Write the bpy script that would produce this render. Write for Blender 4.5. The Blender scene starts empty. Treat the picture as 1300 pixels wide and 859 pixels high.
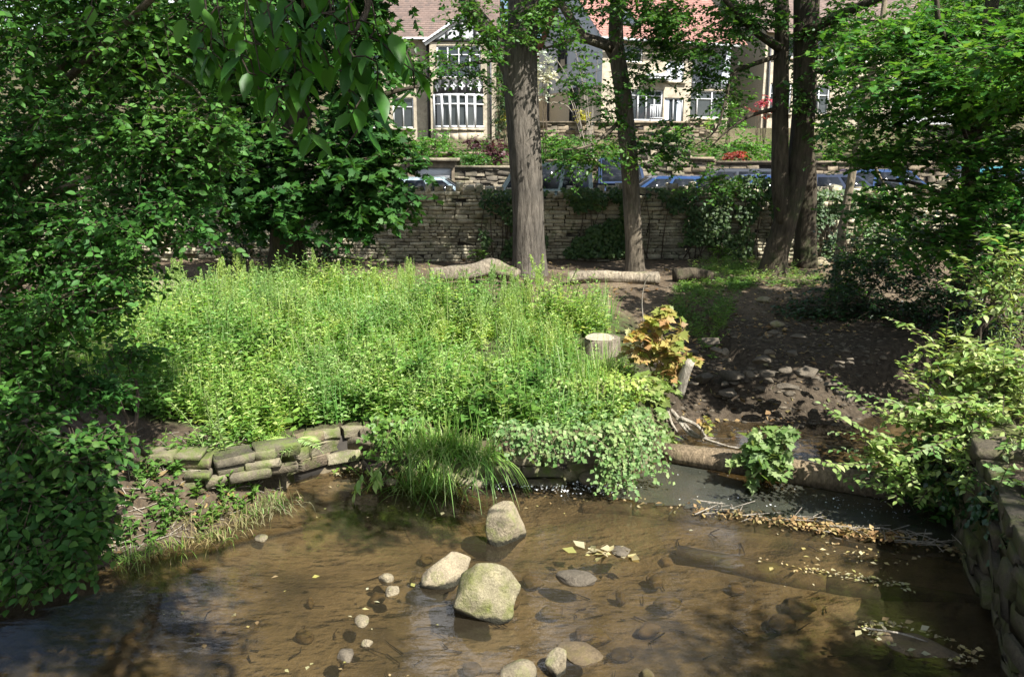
import bpy, bmesh, math, random
import numpy as np
from mathutils import Vector, Matrix
rng = np.random.default_rng(11)
random.seed(11)
C = bpy.context.scene.collection
R = math.radians

# ------------------------------------------------------------------ camera geometry (used to read positions off the photo)
FPX, W0, H0, EYE = 1000.0, 1300.0, 859.0, 3.0
PITCH = math.atan2(429.5 - 200.0, FPX)
_cp, _sp = math.cos(PITCH), math.sin(PITCH)

def ray(px, py):
    cx = (px - W0 / 2) / FPX
    cy = (H0 / 2 - py) / FPX
    return np.array([cx, _cp + cy * _sp, -_sp + cy * _cp])

def at_z(px, py, z):
    d = ray(px, py)
    t = (z - EYE) / d[2]
    return np.array([d[0] * t, d[1] * t, z])

def at_y(px, py, Y):
    d = ray(px, py)
    t = Y / d[1]
    return np.array([d[0] * t, Y, EYE + d[2] * t])

def smooth(t):
    t = np.clip(t, 0, 1)
    return t * t * (3 - 2 * t)

_nz = {}
def fnoise(P, scale=1.0, seed=0, octv=3):
    """smooth pseudo noise in about -1..1 for an (n,3) or (n,2) array"""
    P = np.asarray(P, float)
    if P.shape[-1] == 2:
        P = np.concatenate([P, np.zeros(P.shape[:-1] + (1,))], -1)
    if seed not in _nz:
        r = np.random.default_rng(1000 + seed)
        k = r.normal(size=(octv * 5, 3))
        _nz[seed] = (k / np.linalg.norm(k, axis=1)[:, None], r.uniform(0, 6.28, octv * 5), r.uniform(.7, 1.4, octv * 5))
    k, ph, fq = _nz[seed]
    out = np.zeros(P.shape[:-1])
    a, tot = 1.0, 0
    for o in range(octv):
        for i in range(5):
            j = o * 5 + i
            out += a * np.sin((P @ k[j]) * fq[j] * scale * 2 ** o * 3.0 + ph[j])
        tot += a * 2.2
        a *= .5
    return out / tot

# ------------------------------------------------------------------ mesh builder
class MB:
    def __init__(self):
        self.v, self.f, self.n = [], [], 0
    def add(self, V, F):
        V = np.asarray(V, float).reshape(-1, 3)
        if isinstance(F, np.ndarray):
            self.f.append(F + self.n)
        else:
            by = {}
            for q in F:
                by.setdefault(len(q), []).append(q)
            for k, l in by.items():
                self.f.append(np.array(l) + self.n)
        self.v.append(V)
        self.n += len(V)
        return self
    def mesh(self, name, off=(0, 0, 0), smooth_=False):
        me = bpy.data.meshes.new(name)
        V = np.concatenate(self.v) - np.asarray(off)
        loops = np.concatenate([f.ravel() for f in self.f]).astype(np.int32)
        tot = np.concatenate([np.full(len(f), f.shape[1], np.int32) for f in self.f])
        st = np.concatenate([[0], np.cumsum(tot)[:-1]]).astype(np.int32)
        me.vertices.add(len(V)); me.vertices.foreach_set('co', V.astype(np.float32).ravel())
        me.loops.add(len(loops)); me.loops.foreach_set('vertex_index', loops)
        me.polygons.add(len(tot)); me.polygons.foreach_set('loop_start', st); me.polygons.foreach_set('loop_total', tot)
        if smooth_:
            me.polygons.foreach_set('use_smooth', np.ones(len(tot), bool))
        me.update(calc_edges=True); me.validate()
        return me
    def build(self, name, mat, parent=None, smooth_=False, local=False, loc=None):
        off = (0, 0, 0)
        if loc is not None:
            off = loc
        elif parent is not None and not local:
            off = WORLD[parent.name]
        me = self.mesh(name, off, smooth_)
        me.materials.append(mat)
        o = bpy.data.objects.new(name, me)
        C.objects.link(o)
        if loc is not None:
            o.location = loc
        WORLD[o.name] = np.array(off, float)
        if parent is not None:
            o.parent = parent
        return o

WORLD = {}
def tag(o, label, cat, group=None, kind=None):
    o['label'] = label; o['category'] = cat
    if group: o['group'] = group
    if kind: o['kind'] = kind
    return o

def thing(name, label, cat, loc=(0, 0, 0), group=None, rotz=0):
    o = bpy.data.objects.new(name, None); C.objects.link(o)
    o.location = [float(a) for a in loc]; o.rotation_euler = (0, 0, rotz)
    o.empty_display_size = .2
    WORLD[o.name] = np.array(loc, float)
    return tag(o, label, cat, group)

def struct(o, label=None, cat=None):
    o['kind'] = 'structure'
    if label: o['label'] = label
    if cat: o['category'] = cat
    return o

def copy_thing(src, loc, rotz=0, label=None, scale=None):
    o = src.copy(); C.objects.link(o)
    o.location = [float(a) for a in loc]; o.rotation_euler = (0, 0, rotz)
    if scale: o.scale = (scale, scale, scale)
    if label: o['label'] = label
    for ch in list(src.children):
        c = ch.copy(); C.objects.link(c); c.parent = o
        for g in ch.children:
            d = g.copy(); C.objects.link(d); d.parent = c
    return o

# ------------------------------------------------------------------ shapes
def box(mb, c, s, rz=0.0, shear=0):
    x, y, z = np.array(s) / 2
    V = np.array([[-x, -y, -z], [x, -y, -z], [x, y, -z], [-x, y, -z], [-x, -y, z], [x, -y, z], [x, y, z], [-x, y, z]])
    if rz:
        ca, sa = math.cos(rz), math.sin(rz)
        V = V @ np.array([[ca, sa, 0], [-sa, ca, 0], [0, 0, 1]])
    mb.add(V + np.asarray(c), [(0, 3, 2, 1), (4, 5, 6, 7), (0, 1, 5, 4), (1, 2, 6, 5), (2, 3, 7, 6), (3, 0, 4, 7)])

def catmull(P, R_, sub=4):
    P = np.asarray(P, float); R_ = np.asarray(R_, float)
    if len(P) < 3 or sub < 2:
        return P, R_
    out, ro = [], []
    Q = np.vstack([2 * P[0] - P[1], P, 2 * P[-1] - P[-2]])
    for i in range(len(P) - 1):
        p0, p1, p2, p3 = Q[i:i + 4]
        for j in range(sub):
            t = j / sub
            out.append(.5 * (2 * p1 + (p2 - p0) * t + (2 * p0 - 5 * p1 + 4 * p2 - p3) * t * t + (3 * p1 - p0 - 3 * p2 + p3) * t ** 3))
            ro.append(R_[i] * (1 - t) + R_[i + 1] * t)
    out.append(P[-1]); ro.append(R_[-1])
    return np.array(out), np.array(ro)

def tube(mb, pts, rad, seg=8, sub=4, rough=0.0, seed=0, flare=0.0):
    P, r = catmull(pts, rad, sub)
    n = len(P)
    T = np.gradient(P, axis=0); T /= np.linalg.norm(T, axis=1)[:, None] + 1e-9
    ref = np.array([1.0, 0, 0]) if abs(T[0][0]) < .8 else np.array([0, 1.0, 0])
    U = []
    u = ref
    for i in range(n):
        u = u - T[i] * (u @ T[i]); u /= np.linalg.norm(u) + 1e-9
        U.append(u.copy())
    U = np.array(U); Vv = np.cross(T, U)
    a = np.arange(seg) / seg * 2 * math.pi
    ring = np.cos(a)[None, :, None] * U[:, None] + np.sin(a)[None, :, None] * Vv[:, None]
    rr = np.repeat(r[:, None], seg, 1)
    if rough:
        rr = rr * (1 + rough * fnoise(np.stack([np.cos(a)[None] * 1.5 + P[:, :1] * 1.2, np.sin(a)[None] * 1.5 + P[:, 1:2] * 1.2, np.repeat(P[:, 2:3], seg, 1) * .8 + 0 * rr], -1), 1.0, 50 + seed % 7))
    if flare:
        tt = np.linspace(0, 1, n)[:, None]
        rr = rr * (1 + flare * np.exp(-tt * n / 2.2) * (.6 + .7 * np.cos(a[None] * 5 + seed)))
    V = (P[:, None] + ring * rr[..., None]).reshape(-1, 3)
    i = np.arange(n - 1)[:, None] * seg; j = np.arange(seg)[None]; k = (j + 1) % seg
    F = np.stack([i + j, i + k, i + seg + k, i + seg + j], -1).reshape(-1, 4)
    mb.add(V, F)
    b = mb.n - len(V)
    mb.f.append(np.array([list(range(b + seg - 1, b - 1, -1))])); mb.f.append(np.array([list(range(b + (n - 1) * seg, b + n * seg))]))

def nrm(a):
    return a / (np.linalg.norm(a, axis=-1, keepdims=True) + 1e-9)

T_SIMPLE = (np.array([[0, 0, 0], [.5, .42, .07], [0, 1, -.06], [-.5, .42, .07]]), np.array([[0, 1, 2], [0, 2, 3]]))
T_OVAL = (np.array([[0, 0, 0], [.36, .2, .06], [.5, .48, .07], [.3, .78, .02], [0, 1.05, -.1], [-.3, .78, .02], [-.5, .48, .07], [-.36, .2, .06],
                    [0, .22, 0], [0, .5, .01], [0, .8, -.03]]),
          [(0, 1, 8), (8, 1, 2, 9), (9, 2, 3, 10), (10, 3, 4), (0, 8, 7), (8, 9, 6, 7), (9, 10, 5, 6), (10, 4, 5)])
_l = [(0, 0), (.16, .05), (.42, -.03), (.36, .17), (.62, .42), (.36, .45), (.4, .62), (.2, .66), (.16, .8), (0, 1.05), (-.16, .8), (-.2, .66), (-.4, .62), (-.36, .45), (-.62, .42), (-.36, .17), (-.42, -.03), (-.16, .05)]
T_LOBED = (np.array([[x, y, .06 * abs(x) - .1 * max(0, y - .5)] for x, y in _l] + [[0, .4, .0]]),
           np.array([[i, (i + 1) % len(_l), len(_l)] for i in range(len(_l))]))

def leaves(mb, P, D, N, L, Wd, tmpl=T_SIMPLE):
    tv, tf = tmpl
    Y = nrm(D); Z = N - Y * np.sum(N * Y, -1, keepdims=True); Z = nrm(Z); X = np.cross(Y, Z)
    n, k = len(P), len(tv)
    L = np.broadcast_to(L, (n,)); Wd = np.broadcast_to(Wd, (n,))
    V = P[:, None] + X[:, None] * (tv[None, :, 0:1] * Wd[:, None, None]) + Y[:, None] * (tv[None, :, 1:2] * L[:, None, None]) + Z[:, None] * (tv[None, :, 2:3] * L[:, None, None])
    off = (np.arange(n) * k)[:, None, None]
    base = mb.n
    mb.v.append(V.reshape(-1, 3)); mb.n += n * k
    if isinstance(tf, np.ndarray):
        mb.f.append((tf[None] + off).reshape(-1, tf.shape[1]) + base)
    else:
        for kk in {len(q) for q in tf}:
            a = np.array([q for q in tf if len(q) == kk])
            mb.f.append((a[None] + off).reshape(-1, kk) + base)

def sticks(mb, A, B, r0, r1):
    """many 3-sided twigs from A to B"""
    n = len(A)
    T = nrm(B - A)
    ref = np.where(np.abs(T[:, 2:3]) > .9, np.array([[1., 0, 0]]), np.array([[0, 0, 1.]]))
    U = nrm(np.cross(T, ref)); Vv = np.cross(T, U)
    r0 = np.broadcast_to(r0, (n,))[:, None]; r1 = np.broadcast_to(r1, (n,))[:, None]
    vs = []
    for P_, r in ((A, r0), (B, r1)):
        for k in range(3):
            a = k * 2.0944
            vs.append(P_ + (U * math.cos(a) + Vv * math.sin(a)) * r)
    V = np.stack(vs, 1).reshape(-1, 3)
    F = np.array([[0, 1, 4, 3], [1, 2, 5, 4], [2, 0, 3, 5]])
    mb.add(V, (F[None] + (np.arange(n) * 6)[:, None, None]).reshape(-1, 4))

def crown(ml, mt, clusters, L, asp=.55, tmpl=T_SIMPLE, per=12, slen=.4, up=.75, droop=.2, shell=.55, gap=-.25, gfreq=1.0, seed=0, jit=.45, twig=.004):
    for (c, r, n) in clusters:
        m = max(2, int(n // per))
        c = np.asarray(c, float); r = np.asarray(r, float)
        u = nrm(rng.normal(size=(m * 2, 3)))
        rad = rng.random((m * 2, 1)) ** shell
        rad *= 1 + .22 * fnoise(u * 1.3 + c, 1.0, seed + 3)[:, None]
        P0 = c + u * rad * r
        nv = fnoise(P0, gfreq * max(1.0, .6 / float(r.max())), seed + 20); nv = nv - .8 * nv.mean()
        keep = nv + .25 * rng.normal(size=len(P0)) > (gap if c[2] > 7.3 else min(gap, -.25))
        P0, u = P0[keep][:m], u[keep][:m]
        m = len(P0)
        if not m: continue
        ax = nrm(u * np.array([1, 1, .35]) + rng.normal(size=(m, 3)) * np.array([.7, .7, .3]))
        ax[:, 2] -= droop; ax = nrm(ax)
        sl = slen * rng.uniform(.6, 1.3, (m, 1))
        t = (np.arange(per) + rng.uniform(0, .8, (m, per))) / per
        P = P0[:, None] + ax[:, None] * (sl * (t - .4))[..., None]
        P[..., 2] -= (t ** 2) * sl * droop * .6
        side = nrm(np.cross(ax, np.array([0, 0, 1.0])) + 1e-3)
        sg = np.where(np.arange(per) % 2 == 0, 1.0, -1.0)
        D = ax[:, None] * .55 + side[:, None] * sg[None, :, None] * .9 + rng.normal(size=(m, per, 3)) * .3
        D[..., 2] -= droop
        N = np.array([0, 0, up]) + rng.normal(size=(m, per, 3)) * jit
        ll = L * rng.uniform(.6, 1.2, (m, per)).ravel()
        leaves(ml, P.reshape(-1, 3), D.reshape(-1, 3), N.reshape(-1, 3), ll, ll * asp, tmpl)
        if mt is not None:
            sticks(mt, P0 - ax * sl * .55, P0 + ax * sl * .6 - np.array([0, 0, 1.0]) * sl * droop * .4, twig, twig * .4)

def bl(px, py, Y, rpx, rpy, rd, n):
    s = Y / 1000.0
    return (at_y(px, py, Y), (rpx * s, rd, rpy * s), n)

def pl(pts, Y):
    """pixel polyline at depth Y (or per-point depth as third entry)"""
    return [at_y(p[0], p[1], p[2] if len(p) > 2 else Y) for p in pts]

def ico(sub):
    bm = bmesh.new(); bmesh.ops.create_icosphere(bm, subdivisions=sub, radius=1)
    V = np.array([v.co[:] for v in bm.verts]); F = np.array([[v.index for v in f.verts] for f in bm.faces]); bm.free()
    return V, F
ICO = {k: ico(k) for k in (1, 2, 3, 4)}

def rockshape(size, seed, sub=3, cuts=9, rough=.06, flat=None, clo=.62):
    V, F = ICO[sub]
    V = V.copy(); r = np.random.default_rng(seed)
    for i in range(cuts):
        n = r.normal(size=3); n /= np.linalg.norm(n); o = r.uniform(clo, clo + .22)
        d = V @ n - o
        V -= np.maximum(d, 0)[:, None] * n * .93
    V *= (1 + rough * fnoise(V * 1.2 + seed, 1.0, seed % 9))[:, None]
    V *= (1 + rough * .4 * fnoise(V * 4 + seed, 1.0, 9 + seed % 9))[:, None]
    return V * np.asarray(size), F

def blocks(mb, C_, S, rz, r):
    """chamfered jittered stone blocks: centres C_ (n,3), sizes S (n,3), yaw rz (n,)"""
    s = .5
    base = []
    e = .92
    for sx in (-1, 1):
        for sy in (-1, 1):
            for sz in (-1, 1):
                base += [(sx * s * e, sy * s * e, sz * s), (sx * s * e, sy * s, sz * s * e), (sx * s, sy * s * e, sz * s * e)]
    base = np.array(base)
    if not hasattr(blocks, 'F'):
        bm = bmesh.new()
        for b in base: bm.verts.new(b)
        bmesh.ops.convex_hull(bm, input=bm.verts)
        bmesh.ops.dissolve_limit(bm, angle_limit=.02, verts=bm.verts, edges=bm.edges)
        bm.verts.index_update()
        m = {}
        for v in bm.verts:
            m[v.index] = int(np.argmin(np.linalg.norm(base - np.array(v.co[:]), axis=1)))
        blocks.F = [tuple(m[v.index] for v in f.verts) for f in bm.faces]
        bm.free()
    n = len(C_)
    V = base[None] * S[:, None] + r.normal(size=(n, 24, 3)) * (.085 * S.min(1))[:, None, None]
    ca, sa = np.cos(rz)[:, None], np.sin(rz)[:, None]
    x = V[..., 0] * ca - V[..., 1] * sa; y = V[..., 0] * sa + V[..., 1] * ca
    V = np.stack([x, y, V[..., 2]], -1) + C_[:, None]
    off = (np.arange(n) * 24)[:, None, None]; b0 = mb.n
    mb.v.append(V.reshape(-1, 3)); mb.n += n * 24
    for k in {len(q) for q in blocks.F}:
        a = np.array([q for q in blocks.F if len(q) == k])
        mb.f.append((a[None] + off).reshape(-1, k) + b0)

def rubble_wall(mb, path, zb, zt, th, lo, hi, ch, seed=0, side=-1, core=None):
    """coursed rubble along a plan polyline; zb/zt functions of arc fraction or numbers"""
    r = np.random.default_rng(seed)
    path = np.asarray(path, float)
    seg = np.linalg.norm(np.diff(path, axis=0), axis=1); cum = np.concatenate([[0], np.cumsum(seg)]); Lt = cum[-1]
    fz = lambda f, s: f(s / Lt) if callable(f) else f
    Cs, Ss, Rz = [], [], []
    z = 0.0
    H = max(fz(zt, s) - fz(zb, s) for s in np.linspace(0, Lt, 30))
    while z < H - .01:
        h = min(r.uniform(*ch), H - z + .02)
        s = -r.uniform(0, hi)
        while s < Lt:
            w = r.uniform(lo, hi) * (1.3 if h > (ch[0] + ch[1]) / 2 else .85)
            sc = min(max(s + w / 2, 0), Lt)
            zz = fz(zb, sc) + z + h / 2
            if zz < fz(zt, sc):
                i = min(np.searchsorted(cum, sc, side='right') - 1, len(seg) - 1)
                d = (path[i + 1] - path[i]) / seg[i]
                p = path[i] + d * (sc - cum[i])
                nn = np.array([d[1], -d[0]]) * r.normal() * .022
                Cs.append([p[0] + nn[0], p[1] + nn[1], zz]); Ss.append([w * .985 - .006, th * r.uniform(.9, 1.05), h - .008]); Rz.append(math.atan2(d[1], d[0]) + r.normal() * .02)
            s += w
        z += h
    blocks(mb, np.array(Cs), np.array(Ss), np.array(Rz), r)
    if core is not None:
        for i in range(len(seg)):
            a, b = path[i], path[i + 1]; d = (b - a) / seg[i]
            za, zb_ = (fz(zb, cum[i]) + fz(zb, cum[i + 1])) / 2, min(fz(zt, cum[i]), fz(zt, cum[i + 1])) - .05
            box(core, ((a[0] + b[0]) / 2, (a[1] + b[1]) / 2, (za + zb_) / 2), (seg[i], th * .72, zb_ - za), math.atan2(d[1], d[0]))

def wall_holes(mb, o, dx, w, h, holes, th, zoff=0, top=None):
    """wall sheet with real openings. o: lower-left corner of front face, dx: unit plan direction, holes (x0,x1,z0,z1)"""
    dx = np.array([dx[0], dx[1], 0.0]); nb = np.array([-dx[1], dx[0], 0.0])
    xs = sorted({0, w} | {a for q in holes for a in q[:2]}); zs = sorted({0, h} | {a for q in holes for a in q[2:4]})
    P = lambda x, z, d: np.asarray(o) + dx * x + nb * d + np.array([0, 0, z])
    for i in range(len(xs) - 1):
        for j in range(len(zs) - 1):
            x0, x1, z0, z1 = xs[i], xs[i + 1], zs[j], zs[j + 1]
            xm, zm = (x0 + x1) / 2, (z0 + z1) / 2
            if any(q[0] < xm < q[1] and q[2] < zm < q[3] for q in holes): continue
            mb.add([P(x0, z0, 0), P(x1, z0, 0), P(x1, z1, 0), P(x0, z1, 0)], [(0, 1, 2, 3)])
    for (x0, x1, z0, z1) in holes:
        for a, b in (((x0, z0), (x1, z0)), ((x1, z0), (x1, z1)), ((x1, z1), (x0, z1)), ((x0, z1), (x0, z0))):
            mb.add([P(*a, 0), P(*b, 0), P(*b, th), P(*a, th)], [(0, 1, 2, 3)])

# ------------------------------------------------------------------ materials
def new_mat(name):
    m = bpy.data.materials.new(name); m.use_nodes = True
    nt = m.node_tree; nt.nodes.clear()
    out = nt.nodes.new('ShaderNodeOutputMaterial')
    return m, nt, out
def N(nt, t, **kw):
    n = nt.nodes.new(t)
    for k, v in kw.items():
        if k.startswith('i_'):
            n.inputs[int(k[2:]) if k[2:].isdigit() else k[2:].replace('_', ' ')].default_value = v
        else: setattr(n, k, v)
    return n
def ramp(nt, fac, cols, interp='LINEAR'):
    n = nt.nodes.new('ShaderNodeValToRGB'); n.color_ramp.interpolation = interp
    e = n.color_ramp.elements
    if len(cols) == 1: cols = [cols[0], (1.0, cols[0][1])]
    while len(e) < len(cols): e.new(.5)
    for i, (p, c) in enumerate(cols):
        e[i].position = p; e[i].color = (*c, 1) if len(c) == 3 else c
    nt.links.new(fac, n.inputs[0])
    return n.outputs[0]
def mix(nt, fac, a, b, mode='MIX'):
    n = nt.nodes.new('ShaderNodeMix'); n.data_type = 'RGBA'; n.blend_type = mode
    for s, v in ((n.inputs[0], fac), (n.inputs[6], a), (n.inputs[7], b)):
        if hasattr(v, 'is_output'): nt.links.new(v, s)
        else: s.default_value = v if not isinstance(v, tuple) else (*v, 1)[:4]
    return n.outputs[2]
def noise(nt, vec, scale, detail=4, rough=.55):
    n = N(nt, 'ShaderNodeTexNoise'); n.inputs['Scale'].default_value = scale; n.inputs['Detail'].default_value = detail; n.inputs['Roughness'].default_value = rough
    if vec is not None: nt.links.new(vec, n.inputs['Vector'])
    return n.outputs[0]
def bump(nt, h, strength=.4, dist=.02):
    b = N(nt, 'ShaderNodeBump'); b.inputs['Strength'].default_value = strength; b.inputs['Distance'].default_value = dist
    nt.links.new(h, b.inputs['Height'])
    return b.outputs[0]
def coord(nt, scale=None, kind='Position'):
    if kind == 'Position': v = N(nt, 'ShaderNodeNewGeometry').outputs['Position']
    else: v = N(nt, 'ShaderNodeTexCoord').outputs[kind]
    if scale:
        mp = N(nt, 'ShaderNodeMapping'); mp.inputs['Scale'].default_value = scale; nt.links.new(v, mp.inputs[0]); v = mp.outputs[0]
    return v

def leaf_mat(name, cols, trans=.4, rough=.45, spec=.35, tmul=(1.25, 1.15, .6)):
    m, nt, out = new_mat(name)
    rnd = N(nt, 'ShaderNodeNewGeometry').outputs['Random Per Island']
    k = len(cols)
    c = ramp(nt, rnd, [(i / max(1, k - 1), q) for i, q in enumerate(cols)])
    nz = noise(nt, coord(nt), 1.3, 2)
    c = mix(nt, ramp(nt, nz, [(.35, (0, 0, 0)), (.65, (1, 1, 1))]), mix(nt, .8, c, (.7, .82, .85), 'MULTIPLY'), mix(nt, .8, c, (1.28, 1.14, .95), 'MULTIPLY'))
    p = N(nt, 'ShaderNodeBsdfPrincipled'); p.inputs['Roughness'].default_value = rough; p.inputs['Specular IOR Level'].default_value = spec
    nt.links.new(c, p.inputs['Base Color'])
    t = N(nt, 'ShaderNodeBsdfTranslucent'); nt.links.new(mix(nt, 1.0, c, tmul, 'MULTIPLY'), t.inputs[0])
    s = N(nt, 'ShaderNodeMixShader'); s.inputs[0].default_value = trans
    nt.links.new(p.outputs[0], s.inputs[1]); nt.links.new(t.outputs[0], s.inputs[2]); nt.links.new(s.outputs[0], out.inputs[0])
    return m

def pbr(name, c, rough=.6, var=.15, scale=8, metal=0.0, bmp=0.0, spec=.4, coat=0):
    m, nt, out = new_mat(name)
    p = N(nt, 'ShaderNodeBsdfPrincipled'); p.inputs['Roughness'].default_value = rough; p.inputs['Metallic'].default_value = metal; p.inputs['Specular IOR Level'].default_value = spec
    p.inputs['Coat Weight'].default_value = coat
    v = coord(nt); nz = noise(nt, v, scale)
    c = tuple(c)
    nt.links.new(ramp(nt, nz, [(.3, tuple(a * (1 - var) for a in c)), (.7, tuple(min(1, a * (1 + var)) for a in c))]), p.inputs['Base Color'])
    if bmp: nt.links.new(bump(nt, noise(nt, v, scale * 5), bmp, .02), p.inputs['Normal'])
    nt.links.new(p.outputs[0], out.inputs[0])
    return m

def stone_mat(name, cols, moss=None, mossamt=.5, scale=9, bmp=.6, rough=.85, dark=(.05, .045, .035), wet=False):
    m, nt, out = new_mat(name)
    g = N(nt, 'ShaderNodeNewGeometry'); v = g.outputs['Position']
    k = len(cols)
    c = ramp(nt, g.outputs['Random Per Island'], [(i / max(1, k - 1), q) for i, q in enumerate(cols)])
    nz = noise(nt, v, scale, 6, .65)
    c = mix(nt, 1.0, c, ramp(nt, nz, [(.25, (.5, .48, .45)), (.5, (.95, .95, .95)), (.75, (1.35, 1.33, 1.28))]), 'MULTIPLY')
    c = mix(nt, 1.0, c, ramp(nt, noise(nt, v, scale * 9, 3, .7), [(.3, (.72, .7, .68)), (.7, (1.25, 1.25, 1.22))]), 'MULTIPLY')
    st = noise(nt, v, scale * .35, 5, .6)
    c = mix(nt, ramp(nt, st, [(.5, (0, 0, 0)), (.72, (.75, .75, .75))]), c, dark)
    if moss:
        mz = noise(nt, v, scale * .55, 6, .7)
        c = mix(nt, ramp(nt, mz, [(.62 - .3 * mossamt, (0, 0, 0)), (.8 - .3 * mossamt, (1, 1, 1))]), c, mix(nt, noise(nt, v, 60, 3), tuple(a * .55 for a in moss), tuple(a * 1.4 for a in moss)))
    p = N(nt, 'ShaderNodeBsdfPrincipled'); p.inputs['Roughness'].default_value = rough; p.inputs['Specular IOR Level'].default_value = .3
    if wet:   # dark wet and algae stained band where the stream laps the stone
        sx = N(nt, 'ShaderNodeSeparateXYZ'); nt.links.new(v, sx.inputs[0])
        ad = N(nt, 'ShaderNodeMath', operation='MULTIPLY_ADD'); nt.links.new(noise(nt, v, 22, 4), ad.inputs[0]); ad.inputs[1].default_value = -.06; nt.links.new(sx.outputs[2], ad.inputs[2])
        w_ = ramp(nt, ad.outputs[0], [(.0, (1, 1, 1)), (.02, (0, 0, 0))])
        c = mix(nt, w_, c, (.03, .028, .017))
    nt.links.new(c, p.inputs['Base Color'])
    nt.links.new(bump(nt, noise(nt, v, scale * 4, 8, .7), bmp, .03), p.inputs['Normal'])
    nt.links.new(p.outputs[0], out.inputs[0])
    return m

def bark_mat(name, c1, c2, moss=None, mossamt=.4, sc=1.0):
    m, nt, out = new_mat(name)
    v = coord(nt, (9 * sc, 9 * sc, 1.5 * sc)); nz = noise(nt, v, 2.2, 8, .7)
    c = ramp(nt, nz, [(.32, c1), (.62, c2), (.8, tuple(min(1, a * 1.3) for a in c2))])
    big = noise(nt, coord(nt), 1.4, 3)
    c = mix(nt, 1.0, c, ramp(nt, big, [(.3, (.65, .65, .65)), (.7, (1.25, 1.22, 1.18))]), 'MULTIPLY')
    if moss:
        mz = noise(nt, coord(nt), 3.2, 5, .65)
        c = mix(nt, ramp(nt, mz, [(.66 - .3 * mossamt, (0, 0, 0)), (.84 - .3 * mossamt, (.85, .85, .85))]), c, moss)
    p = N(nt, 'ShaderNodeBsdfPrincipled'); p.inputs['Roughness'].default_value = .9; p.inputs['Specular IOR Level'].default_value = .2
    nt.links.new(c, p.inputs['Base Color']); nt.links.new(bump(nt, nz, .9, .05), p.inputs['Normal'])
    nt.links.new(p.outputs[0], out.inputs[0])
    return m

G = {}
G['near'] = leaf_mat('leaf_left_tree', [(0.0276, 0.0945, 0.0176), (0.0506, 0.1512, 0.0242), (0.0782, 0.2016, 0.0352), (0.046, 0.126, 0.033)], .4, .55, .25)
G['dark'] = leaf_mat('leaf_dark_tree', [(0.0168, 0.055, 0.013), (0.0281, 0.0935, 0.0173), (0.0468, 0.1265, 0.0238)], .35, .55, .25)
G['big'] = leaf_mat('leaf_overhang', [(0.032, 0.1155, 0.014), (0.056, 0.168, 0.02), (0.088, 0.2205, 0.028)], .55, .4)
G['oak'] = leaf_mat('leaf_mature', [(0.0294, 0.0952, 0.0167), (0.0551, 0.1512, 0.0251), (0.0918, 0.2016, 0.0366)], .45)
G['maple'] = leaf_mat('leaf_maple', [(0.0298, 0.11, 0.022), (0.051, 0.165, 0.0275), (0.085, 0.22, 0.0352), (0.136, 0.275, 0.0495)], .45)
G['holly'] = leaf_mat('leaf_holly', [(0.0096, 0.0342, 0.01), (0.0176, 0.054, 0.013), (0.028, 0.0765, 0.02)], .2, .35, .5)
G['elm'] = leaf_mat('leaf_elm', [(0.115, 0.224, 0.054), (0.1955, 0.3136, 0.084), (0.2875, 0.3808, 0.132), (0.3795, 0.4368, 0.216)], .42, .45, .35)
G['nettle'] = leaf_mat('leaf_bank_bush', [(.022, .07, .014), (.036, .105, .02), (.06, .145, .026), (.09, .17, .035)], .35, .55, .25)
G['weed'] = leaf_mat('leaf_weed', [(.07, .18, .028), (.17, .34, .065), (.31, .47, .14), (.45, .56, .25)], .5)
G['weedp'] = leaf_mat('leaf_weed_pale', [(.22, .38, .09), (.35, .5, .16), (.48, .59, .28)], .5)
G['weedy'] = leaf_mat('leaf_weed_yellow', [(.15, .28, .04), (.25, .37, .08), (.34, .42, .13)], .45)
G['broad'] = leaf_mat('leaf_broad', [(0.0569, 0.1365, 0.0234), (0.1075, 0.2205, 0.039), (0.1644, 0.294, 0.065)], .45)
G['grass'] = leaf_mat('grass_blade', [(0.0874, 0.2117, 0.0343), (0.153, 0.3175, 0.0572), (0.2513, 0.3998, 0.1073), (0.3277, 0.3763, 0.1716)], .45)
G['ivy'] = leaf_mat('leaf_ivy', [(.06, .14, .035), (.11, .21, .06), (.17, .27, .1), (.23, .3, .14)], .35, .55, .3)
G['ivyd'] = leaf_mat('leaf_ivy_dark', [(.025, .06, .016), (.045, .09, .022), (.075, .12, .032)], .25, .5, .3)
G['syc'] = leaf_mat('leaf_sycamore', [(0.108, 0.184, 0.0455), (0.168, 0.253, 0.0715), (0.264, 0.322, 0.13)], .4)
G['sycr'] = leaf_mat('leaf_sycamore_tinted', [(.14, .2, .04), (.26, .26, .07), (.34, .26, .1), (.36, .22, .11)], .4)
G['purple'] = leaf_mat('leaf_purple', [(.035, .014, .02), (.06, .022, .03), (.085, .035, .045)], .3)
G['red'] = leaf_mat('leaf_red', [(.2, .03, .02), (.28, .05, .04), (.34, .08, .08)], .4)
G['pink'] = leaf_mat('flower_pink', [(.4, .06, .12), (.5, .12, .2)], .4)
G['yel'] = leaf_mat('leaf_yellow', [(.22, .25, .03), (.35, .34, .04), (.42, .36, .05)], .4)
G['white'] = leaf_mat('flower_white', [(.3, .36, .2), (.6, .6, .5), (.7, .7, .62)], .35, tmul=(1, 1, .9))
G['bright'] = leaf_mat('leaf_garden', [(0.051, 0.161, 0.02), (0.085, 0.23, 0.03), (0.136, 0.299, 0.05)], .42)
G['conif'] = leaf_mat('needle', [(.014, .045, .014), (.025, .065, .018), (.04, .085, .025)], .2)
G['litter'] = leaf_mat('fallen_leaf', [(.12, .07, .03), (.2, .13, .06), (.28, .21, .1), (.1, .1, .03)], .15, .7)
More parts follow.
